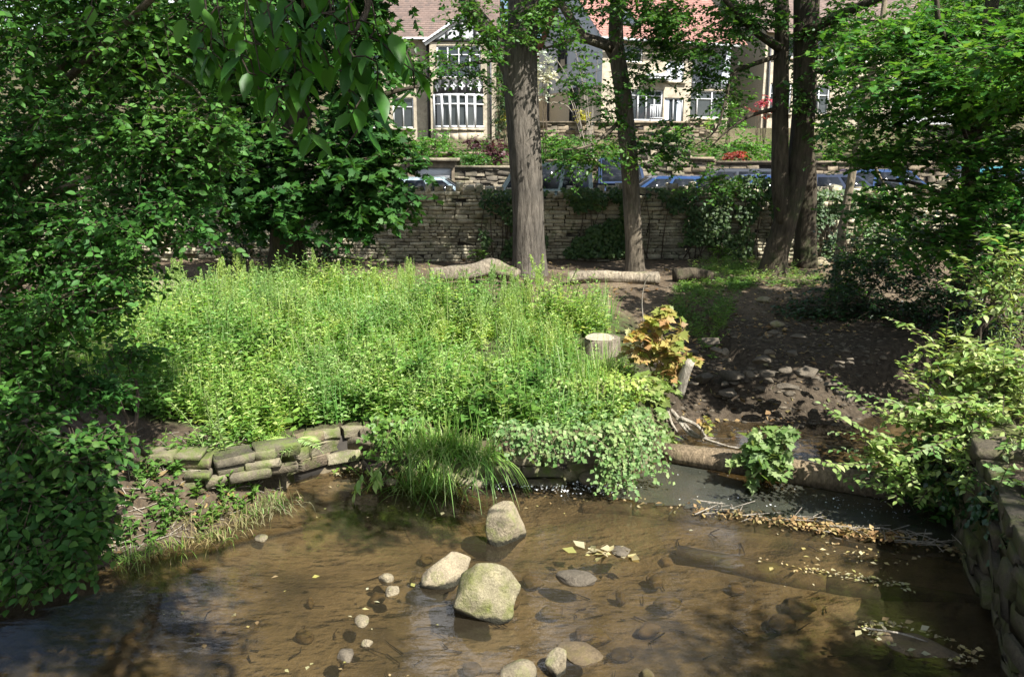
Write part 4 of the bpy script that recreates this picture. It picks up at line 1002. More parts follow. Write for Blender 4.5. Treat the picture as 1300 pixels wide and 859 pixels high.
# 10 dark tree by the wall, left middle
YD = 12.6
TD = ([at_y(366, 352, YD), *pl([(366, 320), (364, 280), (370, 200), (384, 80), (392, -80)], YD)], [pxr(a, YD) for a in (25, 22, 19, 15, 11, 6)])
LD = [(pl([(370, 210), (430, 150), (490, 120), (530, 110)], YD - .4), [.09, .06, .04, .02]), (pl([(368, 230), (320, 180), (270, 140)], YD - .2), [.08, .05, .03]), (pl([(366, 250), (430, 230), (490, 240), (525, 260)], YD - .5), [.07, .045, .03, .015])]
cdk = [bl(360, 180, 12.4, 90, 60, 1.2, 2400), bl(440, 210, 12.2, 80, 60, 1.1, 2300), bl(490, 215, 12.0, 50, 52, .8, 1100), bl(400, 260, 12.1, 90, 44, 1, 1600), bl(470, 265, 12.0, 60, 34, .7, 950), bl(300, 240, 12.3, 80, 60, 1, 1700), bl(440, 90, 12.2, 70, 80, 1, 1900), bl(468, 30, 12.0, 30, 50, .7, 600),
       bl(350, 80, 12.4, 90, 70, 1.1, 2000), bl(456, 140, 12.0, 34, 50, .7, 600), bl(500, 185, 12, 30, 20, .5, 240), bl(510, 250, 11.9, 30, 24, .4, 280), bl(300, 120, 12.6, 60, 80, 1, 1400), bl(430, -30, 12.2, 110, 70, 1.3, 2000), bl(320, -60, 12.4, 140, 80, 1.4, 2400), bl(250, 240, 12.4, 60, 60, .8, 1100)]
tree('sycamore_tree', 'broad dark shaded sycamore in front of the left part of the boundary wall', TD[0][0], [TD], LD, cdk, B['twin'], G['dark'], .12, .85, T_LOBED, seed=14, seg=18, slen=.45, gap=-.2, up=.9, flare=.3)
# more dark trees further left and behind the wall
for k, (x, y, zb, h, lab) in enumerate([(-7.4, 13.2, .9, 5, 'dark bushy tree deep in the shade behind the left tree'), (-10.4, 11.4, .9, 5, 'dark tree at the far left behind the leaning stems'), (-6.6, 19.0, .95, 5.5, 'shaded roadside tree left of the stone house')]):
    tree('shade_tree', lab, (x, y, zb), [([(x, y, zb - .1), (x + .1, y, zb + h * .4), (x, y + .1, zb + h * .8)], [.16, .13, .06])], [],
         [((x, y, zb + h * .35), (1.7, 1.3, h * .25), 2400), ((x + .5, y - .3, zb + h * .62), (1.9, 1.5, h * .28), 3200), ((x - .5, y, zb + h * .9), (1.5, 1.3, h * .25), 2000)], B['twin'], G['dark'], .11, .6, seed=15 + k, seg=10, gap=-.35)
for k, (x, y, w_, lab) in enumerate([(-5.4, 15.9, 1.2, 'dark undergrowth bush at the foot of the wall behind the dark sycamore'), (-3.9, 16.0, .7, 'low dark bush against the wall right of the dark sycamore trunk')]):
    bush('undergrowth_bush', lab, (x, y, .9), [((x, y, 1.4), (w_, .4, .6), 1100)], G['holly'], .08, .6, seed=25 + k)

# 11 tree overhead whose big leaved twigs hang into the top of the photo
TO = ([np.array([-1.9, -2.2, .8]), np.array([-1.8, -2.0, 2.5]), np.array([-1.6, -1.5, 4.4]), np.array([-1.3, -.8, 6.2]), np.array([-1.1, -.2, 8])], [.2, .17, .14, .1, .05])
LO = [([np.array([-1.6, -1.5, 4.2]), np.array([-1.1, .2, 4.7]), np.array([-.8, 1.5, 4.5]), np.array([-.62, 2.4, 3.9]), at_y(385, 10, 2.4)], [.06, .05, .035, .016, .006]),
      ([np.array([-.8, 1.5, 4.5]), np.array([-.3, 1.9, 4.3]), at_y(470, -40, 2.2), at_y(452, 40, 2.2)], [.03, .02, .01, .004]), ([np.array([-.8, 1.5, 4.5]), np.array([-.95, 2.2, 4.1]), at_y(250, -40, 2.5), at_y(262, 30, 2.5)], [.02, .016, .008, .004]),
      ([np.array([-1.4, -1.0, 5.4]), np.array([-.6, 1, 6.2]), np.array([.2, 2.2, 6.6])], [.08, .06, .03]), ([np.array([-.6, 1, 6.2]), np.array([1.0, 1.8, 6.2]), np.array([2.4, 3.0, 6.0])], [.05, .035, .015])]
co = [((-1.0, 2.6, 6.4), (1.5, 1.1, .7), 420), ((-.4, 1.2, 6.3), (1.3, 1.2, .7), 420), ((.8, 1.1, 6.4), (1.0, .8, .5), 2000), ((2.3, 3.05, 6.0), (.7, .4, .25), 1000), ((-1.6, .4, 7), (1.6, 1.4, .9), 500), ((-2.4, 2.2, 5.9), (1.2, 1.1, .7), 360), ((-1.2, 1.6, 7.4), (1.5, 1.5, .8), 460), ((-.4, 3.6, 6.6), (1.0, .8, .6), 240)]
t = tree('overhanging_tree', 'large leaved tree whose drooping twigs hang into the top left of the photo', TO[0][0], [TO], LO, co, B['second'], G['big'], .13, .5, T_OVAL, seed=18, seg=12, slen=.5, gap=-.3, droop=.5)
ml, mt = MB(), MB(); r = np.random.default_rng(3)
hang = [(240, 25, 2.5), (265, 60, 2.45), (300, 30, 2.5), (285, 90, 2.4), (320, 70, 2.4), (345, 30, 2.4), (350, 95, 2.35), (375, 60, 2.3), (395, 20, 2.3), (400, 80, 2.25), (425, 45, 2.2), (440, 10, 2.2), (450, 70, 2.2), (465, 40, 2.2), (330, 120, 2.35), (375, 110, 2.3), (255, 0, 2.5), (480, 75, 2.2), (310, 0, 2.5), (360, 0, 2.4), (410, 0, 2.3), (120, 20, 2.8), (430, 95, 2.25)]
for (px, py, Y) in hang:
    k = 9 if px > 130 else 3; c = at_y(px, py - 30, Y); q = c + np.cumsum(r.normal(size=(k, 3)) * .02 + [0.006, 0, -.02], axis=0)
    top = c + np.array([-.03, .05, .14])
    sticks(mt, np.vstack([top[None], c[None], q[:-1]]), np.vstack([c[None], q]), .0028, .002)
    a = r.uniform(0, 6.28, k); D = np.stack([np.cos(a) * .7, np.sin(a) * .7, -r.uniform(.5, 1.3, k)], -1); N_ = np.stack([np.cos(a), np.sin(a), r.uniform(.3, 1, k)], -1) + r.normal(size=(k, 3)) * .4
    ll = r.uniform(.05, .105, k); leaves(ml, q, D, N_, ll, ll * .46, T_OVAL)
ml.build('hanging_leaves', G['big'], t, True); mt.build('hanging_twigs', B['twig'], t)
# unseen tree added on the right bank behind the camera to shade the right wall
tree('added_shade_tree', 'unseen tree added on the right bank to shade the mossy wall', (6.6, 1.2, .95), [([(6.6, 1.2, .8), (6.5, 1.3, 3), (6.6, 1.3, 6.5)], [.2, .16, .07])], [],
     [((6.9, 1.2, 5.6), (1.3, 1.0, .8), 2600), ((6.0, .2, 6.2), (1.3, 1.1, 1), 2600), ((5.4, .2, 4.4), (.8, .8, .6), 700)], B['twin'], G['oak'], .1, .6, seed=19)

# ------------------------------------------------------------------ left bank bush with broad leaves
bc = [bl(30, 560, 4.9, 60, 50, .3, 420), bl(90, 590, 4.9, 46, 46, .3, 340), bl(30, 650, 4.6, 56, 50, .25, 420), bl(100, 670, 4.6, 40, 40, .25, 300), bl(20, 720, 4.4, 44, 30, .2, 240), bl(70, 710, 4.45, 40, 26, .2, 220), bl(130, 560, 5.2, 40, 30, .3, 190), bl(-60, 640, 4.6, 80, 100, .4, 500), bl(115, 630, 4.8, 30, 34, .2, 160)]
bush('bramble_bush', 'broad leaved green bush hanging down the bank at the lower left corner', (-2.9, 5.3, .55), [(c, r_, n * 2.1) for c, r_, n in bc], G['nettle'], .066, .72, T_OVAL, seed=20, stems=8, slen=.25, per=9, up=.9, jit=.45, gap=-.6, droop=.3)
bc = [bl(40, 490, 5.4, 70, 34, .35, 900), bl(120, 490, 5.6, 60, 30, .35, 600), bl(170, 450, 6.2, 40, 30, .3, 360)]
bush('undergrowth_bush', 'dull green undergrowth between the left tree and the broad leaved bush', (-3.0, 5.9, .65), bc, G['near'], .06, .6, T_OVAL, seed=21, slen=.25, gap=-.4)

# ------------------------------------------------------------------ meadow weeds
def field(poly_px, zg, n, seed):
    r = np.random.default_rng(seed); P = np.array([at_z(a, b, zg)[:2] for a, b in poly_px]); lo, hi = P.min(0), P.max(0)
    q = r.uniform(lo, hi, (n * 6, 2)); q = q[inpoly(q[:, 0], q[:, 1], P)]
    d, w, h, ins = shore(q[:, 0], q[:, 1]); sx_, sy_ = at_z(764, 458, .5)[:2]; st = (abs(q[:, 0] - sx_) < .36) & (q[:, 1] > sy_ - .5) & (q[:, 1] < sy_ + .45); gp = fnoise(q, .75, 60 + seed % 4) + .3 * r.normal(size=len(q)) > -.3; q = q[(~ins) & (d > .1) & ~st & gp][:n]
    return np.c_[q, height(q[:, 0], q[:, 1])]
def weeds(name, label, pos, hr, k, L, asp, leaf, tmpl=T_SIMPLE, lean=.12, rise=(.0, .7), stems=True, top=1.0, seed=0, cat='weeds', taper=.6):
    r = np.random.default_rng(seed); n = len(pos)
    pn = fnoise(pos * [1, 1, 0], .55, 30 + seed % 5)
    h = hr[0] + (hr[1] - hr[0]) * np.clip(.42 + .75 * pn + .36 * r.normal(size=n), .05, 1.6)
    ln = r.normal(size=(n, 2)) * lean * h[:, None]
    f = (np.arange(k) + r.random((n, k))) / k * .92 + .08
    q = pos[:, None] + np.stack([ln[:, None, 0] * f ** 2, ln[:, None, 1] * f ** 2, h[:, None] * f], -1)
    az = np.arange(k)[None] * 2.4 + r.uniform(0, 6.28, (n, 1)); D = np.stack([np.cos(az), np.sin(az), r.uniform(*rise, (n, k))], -1)
    N_ = np.stack([-.35 * np.cos(az), -.35 * np.sin(az), np.ones((n, k))], -1) + r.normal(size=(n, k, 3)) * .35
    ll = (L * (1.15 - taper * f) * r.uniform(.65, 1.25, (n, k))).ravel()
    ml = MB(); leaves(ml, q.reshape(-1, 3), D.reshape(-1, 3), N_.reshape(-1, 3), ll, ll * asp, tmpl)
    if stems:
        t_ = np.stack([ln[:, 0], ln[:, 1], h], -1); mid_ = pos + t_ * [.25, .25, .5]
        ms_ = MB(); sticks(ms_, pos, mid_, .0035, .003); sticks(ms_, mid_, pos + t_, .003, .0015)
        o = ms_.build(name + '_stems', B['stem']); tag(o, 'thin green stems among the ' + label, cat, None, 'stuff')
    return tag(ml.build(name, leaf), label, cat, None, 'stuff')
weeds('meadow_weeds', 'mass of fine leaved pale green weeds covering the raised bank', field([(60, 480), (95, 415), (300, 392), (530, 394), (560, 418), (650, 428), (690, 410), (760, 412), (800, 455), (640, 520), (420, 520), (280, 520)], .75, 2300, 51), (.12, .55), 24, .1, .36, G['weed'], seed=51)
weeds('pale_weeds', 'pale sunlit feathery weeds along the back of the bank', field([(70, 440), (105, 405), (300, 388), (525, 390), (560, 420), (650, 430), (690, 408), (770, 412), (760, 440), (500, 440), (300, 450)], .8, 1300, 52), (.15, .42), 26, .075, .24, G['weedp'], seed=52, rise=(.3, 1.2))
weeds('front_weeds', 'leafy weeds spilling over the edge of the stone bank wall', field([(150, 545), (300, 500), (420, 490), (640, 510), (800, 500), (800, 600), (600, 610), (480, 580), (400, 552), (330, 548), (260, 552)], .46, 800, 53), (.12, .42), 16, .075, .45, G['weed'], seed=53, lean=.35, rise=(-.4, .5))
weeds('yellow_weeds', 'low yellow green plants around the tree stump', field([(690, 470), (690, 430), (760, 425), (805, 445), (815, 520), (740, 530)], .6, 420, 54), (.1, .3), 14, .06, .6, G['weedy'], seed=54, lean=.4)
weeds('broad_weeds', 'darker broad leaved nettles at the front of the bank', field([(130, 545), (200, 480), (340, 470), (470, 465), (470, 550), (400, 545), (340, 540), (250, 545)], .5, 420, 55), (.2, .5), 15, .11, .55, G['broad'], T_OVAL, seed=55, lean=.2, rise=(-.3, .5))
weeds('broad_weeds', 'broad leaved green plants scattered through the middle of the bank', field([(500, 540), (520, 440), (700, 420), (760, 470), (640, 560)], .5, 200, 56), (.25, .55), 13, .1, .5, G['broad'], T_OVAL, seed=56, lean=.2, rise=(-.3, .5))
weeds('slope_grass', 'tufted green plants on the shaded shoulder of the slope', field([(850, 395), (860, 372), (905, 345), (950, 345), (955, 372), (935, 395), (905, 425), (880, 410)], .8, 330, 57), (.08, .26), 14, .085, .3, G['broad'], seed=57, lean=.5)
weeds('slope_grass', 'low grass beneath the leaning twin trunk', field([(870, 350), (900, 325), (1040, 345), (1050, 365), (960, 375), (900, 360)], .9, 260, 58), (.06, .18), 10, .08, .2, G['grass'], seed=58, lean=.5)
weeds('path_weeds', 'low dark weeds where the path meets the meadow', field([(540, 385), (560, 372), (615, 378), (610, 395)], .9, 90, 59), (.1, .28), 14, .08, .45, G['broad'], seed=59, lean=.3)
weeds('bank_weeds', 'small plants rooted in the bare earth bank', field([(140, 705), (190, 630), (280, 600), (350, 590), (362, 615), (335, 652), (260, 688)], .12, 80, 60), (.06, .2), 12, .075, .5, G['broad'], T_OVAL, seed=60, lean=.5)
weeds('bank_grass', 'trailing grass on the end of the earth bank', field([(300, 640), (320, 595), (356, 585), (368, 612), (345, 640)], .1, 110, 61), (.12, .26), 10, .13, .08, G['grass'], seed=61, lean=.6, rise=(-.8, .6))

weeds('garden_plants', 'mixed low plants covering the sloping front gardens', (lambda q: np.c_[q, height(q[:, 0], q[:, 1])])(np.random.default_rng(70).uniform([-12, 27.6], [16, 37.2], (700, 2))), (.15, .7), 12, .28, .5, G['oak'], seed=64, lean=.4, stems=False)
# separate leafy clumps standing up out of the mass
r = np.random.default_rng(90); protos = []
cl_lab = {'weed': 'leafy pale weed clump in the meadow on the bank', 'broad': 'broad leaved dark nettle clump in the meadow on the bank', 'weedp': 'feathery yellow green weed clump in the meadow on the bank'}
for nm, kk, L_, asp_, hh in (('weed', 15, .15, .4, .5), ('broad', 14, .15, .6, .45), ('weedp', 30, .09, .22, .6)):
    protos.append(stemweed('weed_clump', cl_lab[nm], (0, 0, 0), 5, hh, .07, G[nm], L_, asp_, kk, 'leafy weed clumps in the meadow', seed=200 + kk, lean=.25))
spots = field([(110, 540), (150, 420), (300, 395), (545, 395), (760, 415), (800, 470), (780, 540), (620, 560), (420, 560), (370, 580)], .65, 75, 91)
for k, q in enumerate(spots):
    i = k % 3 if q[1] < 9.2 else (0, 2)[k % 2]
    if k < 3: i = k; o = protos[i]; o.location = q
    else: o = copy_thing(protos[i], q, r.uniform(0, 6.28), None, r.uniform(.75, 1.25))
# individual plants that stand out
docks = [(310, 385, .95), (282, 390, .75), (408, 388, .85), (690, 400, 1.0), (226, 392, .8), (752, 412, .7), (430, 392, .72), (470, 390, .62), (340, 390, .7), (180, 400, .7), (522, 392, .68), (640, 420, .62), (365, 395, .7)]
dl = ['tallest pale seeding weed left of the wall gap', 'pale seeding weed on the left of the tallest one', 'pale seeding weed before the dark sycamore crown', 'tall seeding weed right in front of the large grey trunk', 'pale seeding weed near the left tree', 'slim seeding weed near the tree stump', 'seeding weed right of the sycamore trunk', 'short seeding weed by the pale log', 'seeding weed right of the tallest one', 'leftmost seeding weed beside the left tree', 'seeding weed at the left end of the humped log', 'seeding weed in the meadow left of the large trunk', 'seeding weed in front of the dark sycamore trunk']
for k, (px, py, h) in enumerate(docks):
    p = at_z(px, py, .85)
    stemweed('seeding_weed', dl[k], (p[0], p[1], hz(p[0], p[1])), 4, h * .85, .06, G['weedp'], .1, .22, 18, 'seeding weeds standing above the meadow', seed=70 + k, lean=.1, seedtop=G['weedp'])
def grass_tuft(name, label, base, n, L, mat, seed, droop=1.0, spread=.12, wid=.009, group=None, front=0):
    r = np.random.default_rng(seed); b = np.asarray(base, float); a = r.uniform(0, 6.28, n); tilt = r.uniform(.15, .9, n); ll = L * r.uniform(.55, 1.1, n)
    f = np.linspace(0, 1, 7); out_ = np.stack([np.cos(a), np.sin(a) - front, 0 * a], -1)
    o0 = b + np.stack([r.normal(size=n) * spread, r.normal(size=n) * spread * .5, 0 * a], -1)
    P = o0[:, None] + out_[:, None] * (ll * tilt)[:, None, None] * (f[None, :, None]) + np.array([0, 0, 1.0]) * (ll[:, None] * (f[None] * (1.05 - .3 * tilt[:, None]) - droop * tilt[:, None] * f[None] ** 2.2 * .95))[..., None]
    sd_ = nrm(np.cross(out_, [0, 0, 1.0]))[:, None] * (wid * (1 - f ** 2 * .92))[None, :, None] / 2
    V = np.stack([P - sd_, P + sd_], 2).reshape(n, -1, 3)
    i = np.arange(6) * 2; F = np.stack([i, i + 1, i + 3, i + 2], -1)
    mb = MB(); mb.add(V.reshape(-1, 3), (F[None] + (np.arange(n) * 14)[:, None, None]).reshape(-1, 4))
    return tag(mb.build(name, mat, loc=tuple(b)), label, 'grass', group)
p = at_z(560, 585, .45); grass_tuft('grass_tuft', 'big arching tuft of long pale grass hanging over the bank wall', (p[0], p[1] + .12, .44), 420, .62, G['grass'], 5, 1.25, .16, .012, None, .35)
p = at_z(545, 545, .55); grass_tuft('grass_tuft', 'upright pale grass tuft behind the big arching tuft', (p[0], p[1], hz(p[0], p[1])), 260, .62, G['grass'], 8, .9, .2, .011, None, .2)
p = at_z(600, 590, .45); grass_tuft('grass_tuft', 'smaller grass tuft trailing to the water right of the big arching tuft', (p[0] + .05, p[1] + .12, .42), 180, .5, G['grass'], 6, 1.5, .1, .01, None, .5)
p = at_z(372, 500, .6); grass_tuft('grass_tuft', 'upright dark leaved tuft among the broad nettles', (p[0], p[1], hz(p[0], p[1])), 60, .6, G['broad'], 7, .5, .06, .03)
for k, (px, py, L_, n_) in enumerate([(345, 638, .2, 60), (312, 655, .16, 50), (270, 680, .16, 50), (205, 700, .2, 60), (160, 712, .22, 70), (352, 612, .24, 70)]):
    p = at_z(px, py, .05); q = np.array([p[0] - .03, p[1] + .1]); grass_tuft('grass_tuft', 'short grass tuft drooping to the water from the earth bank', (*q, hz(*q) + .02), n_, L_, G['grass'], 30 + k, 1.3, .1, .007, 'short grass tufts on the earth bank', .5)
for k, (px, py, z_, L_, n_) in enumerate([(335, 612, .25, .26, 90), (318, 625, .2, .22, 70), (290, 640, .2, .2, 70), (255, 640, .3, .22, 70), (230, 662, .2, .2, 60), (195, 660, .3, .22, 70), (170, 690, .2, .2, 60), (280, 612, .35, .24, 70), (220, 620, .4, .22, 60), (345, 600, .3, .3, 90)]):
    p = at_z(px, py, z_); grass_tuft('grass_tuft', 'dry straw coloured grass tuft hanging on the eroded earth bank', (p[0], p[1], hz(p[0], p[1])), n_, L_, G['straw'], 50 + k, 1.3, .12, .007, 'dry grass tufts on the earth bank', .5)
# long grass blades through the meadow (uncountable)
r = np.random.default_rng(120); q_ = field([(110, 520), (150, 410), (545, 392), (770, 412), (800, 470), (780, 560), (560, 590), (430, 545)], .65, 420, 121); ms = MB()
for b_ in q_:
    n_ = 9; a = r.uniform(0, 6.28, n_); tl = r.uniform(.05, .6, n_); ll = r.uniform(.3, .75, n_); f = np.linspace(0, 1, 6); o_ = np.stack([np.cos(a), np.sin(a), 0 * a], -1)
    P = b_ + r.normal(size=(n_, 1, 3)) * [.04, .04, 0] + o_[:, None] * (ll * tl)[:, None, None] * f[None, :, None] + np.array([0, 0, 1.0]) * (ll[:, None] * (f[None] - tl[:, None] * .8 * f[None] ** 2.4))[..., None]
    sd_ = nrm(np.cross(o_, [0, 0, 1.0]))[:, None] * (.008 * (1 - f ** 2 * .9))[None, :, None] / 2; V = np.stack([P - sd_, P + sd_], 2).reshape(-1, 3); i = np.arange(5) * 2
    ms.add(V, (np.stack([i, i + 1, i + 3, i + 2], -1)[None] + (np.arange(n_) * 12)[:, None, None]).reshape(-1, 4))
tag(ms.build('meadow_grass', G['grass']), 'long pale grass blades scattered through the meadow weeds', 'grass', None, 'stuff')
sw = bpy.data.objects['seeding_weed']
for k, q in enumerate(field([(120, 420), (150, 392), (480, 384), (545, 390), (700, 400), (770, 415), (700, 440), (400, 430)], .8, 34, 122)):
    copy_thing(sw, q, r.uniform(0, 6.28), 'slender pale seeding weed spike at the back of the meadow', r.uniform(.55, .85))
# fern
def fern(label, base, n, L, seed, group=None):
    r = np.random.default_rng(seed); t = thing('fern', label, 'fern', base, group); ml, ms_ = MB(), MB(); b = np.asarray(base, float)
    for k in range(n):
        a = r.uniform(-2.9, -.2); o_ = np.array([math.cos(a), math.sin(a), 0]); l_ = L * r.uniform(.7, 1.1)
        f = np.linspace(0, 1, 20); P = b + o_ * l_ * f[:, None] + np.array([0, 0, 1.0]) * (l_ * (.55 * f - .62 * f ** 2))[:, None]
        sticks(ms_, P[:-1], P[1:], .003, .0025)
        sd_ = np.cross(o_, [0, 0, 1.0])
        for s in (-1, 1):
            w_ = .28 * l_ * np.sin(np.clip(f * 1.02 + .12, 0, 1) * math.pi) ** .8; k_ = slice(2, 20)
            leaves(ml, P[k_], sd_[None] * s + o_ * .35 + r.normal(size=(18, 3)) * .05, np.tile([0, 0, 1.0], (18, 1)) + r.normal(size=(18, 3)) * .15, w_[k_], .028 + .0 * w_[k_])
    ml.build('fronds', G['weedp'], t); ms_.build('stems', B['stem'], t)
p = at_z(372, 560, .46); fern('bright fern drooping over the left end of the stone bank wall', (p[0], p[1] + .02, .46), 11, .42, 3)
p = at_z(470, 590, .3); 
bush('water_plant', 'pale drooping leafy plant rooted in the bank wall near the water', (p[0], p[1] + .02, .3), [((p[0], p[1] - .06, .26), (.16, .06, .1), 40)], G['weedp'], .11, .45, T_OVAL, seed=66, stems=2, droop=.9, slen=.15)
# ivy over the right half of the bank wall
def hang_ivy(label, curve_px, n, seed, mat, L=.045, fall=(.15, .45), zt=.5, name='ivy', out=.12):
    r = np.random.default_rng(seed); Q = np.array([at_z(a, b, zt) for a, b in curve_px]); ml, mt = MB(), MB()
    t = thing(name, label, 'ivy', Q[len(Q) // 2])
    s = np.linspace(0, len(Q) - 1, n) + r.uniform(-.3, .3, n); s = np.clip(s, 0, len(Q) - 1.001); i = s.astype(int); p0 = Q[i] * (1 - (s - i))[:, None] + Q[i + 1] * (s - i)[:, None]
    for p in p0:
        fl = r.uniform(*fall); k = int(fl / .017) + 4; f = np.linspace(0, 1, k); back = r.uniform(.05, .35); sx = r.normal() * .12
        P = p + np.stack([sx * f, back * (1 - np.clip(f * 3, 0, 1)) - out * f * r.uniform(.5, 1.3), .16 * np.sin(np.clip(f * 3, 0, 1) * 1.57) * (f < .34) + (f >= .34) * .16 - fl * np.clip(f - .3, 0, 1) * 1.45], -1)
        sticks(mt, P[:-1], P[1:], .0025, .002)
        P = P + r.normal(size=P.shape) * .028; az = r.uniform(0, 6.28, k); D = np.stack([np.cos(az) * .8, np.sin(az) * .5 - .3, -r.uniform(.1, .9, k)], -1)
        N_ = np.stack([r.normal(size=k) * .4, -np.ones(k) * .8, r.uniform(.3, 1.1, k)], -1); ll = L * r.uniform(.6, 1.25, k); leaves(ml, P, D, N_, ll, ll * .75)
    ml.build('foliage', mat, t); mt.build('stems', B['dstem'], t)
hang_ivy('grey green ivy trailing down the right half of the stone bank wall', [(640, 560), (690, 566), (740, 566), (790, 556), (818, 540)], 150, 81, G['ivy'], .048, (.04, .26))
hang_ivy('long ivy strands hanging to the water at the right end of the bank wall', [(772, 566), (795, 560), (818, 548)], 60, 82, G['ivy'], .045, (.35, .6), .5)
hang_ivy('green creeper draping the bank wall left of the arching grass tuft', [(478, 552), (505, 553), (540, 556)], 50, 83, G['broad'], .055, (.1, .35), .5)
hang_ivy('yellowish creeper around the right side of the bank', [(700, 500), (760, 500), (810, 500)], 70, 84, G['weedy'], .05, (.05, .2), .62)

weeds('ivy_mat', 'low grey green ivy matting the right front of the bank', field([(610, 545), (640, 490), (700, 470), (800, 470), (830, 520), (810, 570), (700, 580)], .55, 520, 85), (.03, .16), 16, .05, .75, G['ivy'], seed=85, lean=1.2, rise=(-.5, .3), taper=.2)
# stump, snapped stub, roots, dead stalk
p = at_z(764, 458, .5); sz = hz(p[0], p[1]) if False else .55
t = thing('tree_stump', 'pale flat cut tree stump among the weeds', 'stump', (p[0], p[1] + .15, sz - .1))
mb = MB(); c = np.array([p[0], p[1] + .15, 0]); ztop = at_y(764, 428, p[1] + .15)[2]
tube(mb, [c + [0, 0, .3], c + [0, 0, ztop - .15], c + [.01, 0, ztop - .04], c + [.01, 0, ztop]], [.3, .25, .235, .225], 18, 2, .1, 2, .1)
mb.build('trunk', B['log'], t, True)
CUT, nt, out = new_mat('cut_wood'); wv = N(nt, 'ShaderNodeTexWave', wave_type='RINGS', rings_direction='Z'); wv.inputs['Scale'].default_value = 9; wv.inputs['Distortion'].default_value = 3; wv.inputs['Detail'].default_value = 3
v = coord(nt, None, 'Object'); nt.links.new(v, wv.inputs[0]); cc = ramp(nt, wv.outputs[1], [(.2, (.26, .22, .16)), (.7, (.38, .33, .25))]); cc = mix(nt, ramp(nt, noise(nt, v, 9, 6, .7), [(.45, (0, 0, 0)), (.65, (1, 1, 1))]), cc, (.2, .18, .13))
p_ = N(nt, 'ShaderNodeBsdfPrincipled'); p_.inputs['Roughness'].default_value = .85; nt.links.new(cc, p_.inputs[0]); nt.links.new(p_.outputs[0], out.inputs[0])
mb = MB(); a = np.arange(24) / 24 * 6.283; rr_ = .218 * (1 + .08 * np.cos(a * 3 + 1)); V = np.c_[c[0] + .01 + np.cos(a) * rr_, c[1] + np.sin(a) * rr_, np.full(24, ztop + .004)]
mb.add(np.vstack([V, [[c[0] + .02, c[1], ztop + .01]]]), np.array([[i, (i + 1) % 24, 24] for i in range(24)])); mb.build('cut_face', CUT, t)
q = pl([(862, 500, 8.2), (868, 478, 8.15), (877, 458, 8.1)], 8.2)
mb = MB(); tube(mb, q, [.07, .065, .05], 8, 4, .2, 3); tag(mb.build('snapped_stub', B['dead'], loc=tuple(q[0])), 'white snapped branch stub right of the tinted sapling', 'stub')
t = thing('roots', 'pale bare roots trailing from the bank into the upper water', 'roots', at_y(858, 520, 8.2))
for pts in ([(852, 520, 8.2), (866, 535, 8.1), (885, 552, 7.9), (920, 565, 7.7), (945, 570, 7.6)], [(855, 525, 8.2), (878, 552, 7.95), (905, 556, 7.8)], [(846, 515, 8.25), (852, 535, 8.1), (860, 548, 8.0)], [(864, 530, 8.1), (885, 540, 8.0), (898, 556, 7.85)]):
    mb = MB(); tube(mb, pl(pts, 8), np.linspace(.024, .008, len(pts)), 6, 5, .15, 4); mb.build('root', B['dead'], t, True)
mb = MB(); q = pl([(817, 410, 8.9), (815, 380, 8.9), (820, 355, 8.85), (828, 347, 8.8)], 8.9); tube(mb, q, [.007, .006, .005, .003], 5); tag(mb.build('dead_stalk', B['dead'], loc=tuple(q[0])), 'single bare dead stalk standing above the tinted sapling', 'stalk')
# saplings
def sapling(label, base, crowns, leaf, L, seed, arms=(), **kw):
    t = thing('sycamore_sapling', label, 'sapling', base); ml, mt = MB(), MB(); b = np.asarray(base, float)
    crown(ml, mt, crowns, L, 1.0, T_LOBED, seed=seed, slen=.2, per=8, up=1.0, jit=.4, gap=-.8, droop=.3, twig=.003, **kw)
    for c, r_, n in crowns: sm_ = MB(); tube(sm_, [b, (b + c) / 2 + rng.normal(size=3) * .03, np.asarray(c) + [0, 0, r_[2] * .4]], [.012, .009, .004], 5, 3); sm_.build('stem', B['dstem'], t)
    ml.build('foliage', leaf, t); mt.build('twigs', B['dstem'], t)
sapling('sycamore sapling with orange tinted leaves behind the stump', at_y(838, 500, 8.4), [bl(838, 430, 8.4, 34, 32, .25, 330), bl(852, 455, 8.35, 28, 24, .2, 190), bl(842, 398, 8.4, 16, 14, .1, 60), bl(812, 445, 8.4, 16, 16, .15, 70)], G['sycr'], .1, 91)
sapling('green sycamore sapling below the orange tinted one', at_y(830, 560, 8.1), [bl(834, 492, 8.1, 26, 24, .2, 190), bl(824, 530, 8.0, 22, 28, .18, 150), bl(845, 550, 7.9, 16, 18, .1, 60)], G['syc'], .1, 92)
sapling('leafy sycamore sapling sprouting from the weir beam', at_y(968, 612, 7.0), [bl(960, 575, 6.9, 36, 34, .2, 250), bl(985, 570, 6.9, 34, 28, .2, 160), bl(965, 548, 6.95, 18, 18, .12, 50), bl(1003, 548, 6.9, 18, 14, .12, 40)], G['syc'], .1, 93)
sapling('tiny tinted sapling between the roots and the weir beam', at_y(893, 560, 7.8), [bl(893, 538, 7.8, 12, 16, .08, 26)], G['sycr'], .06, 94)

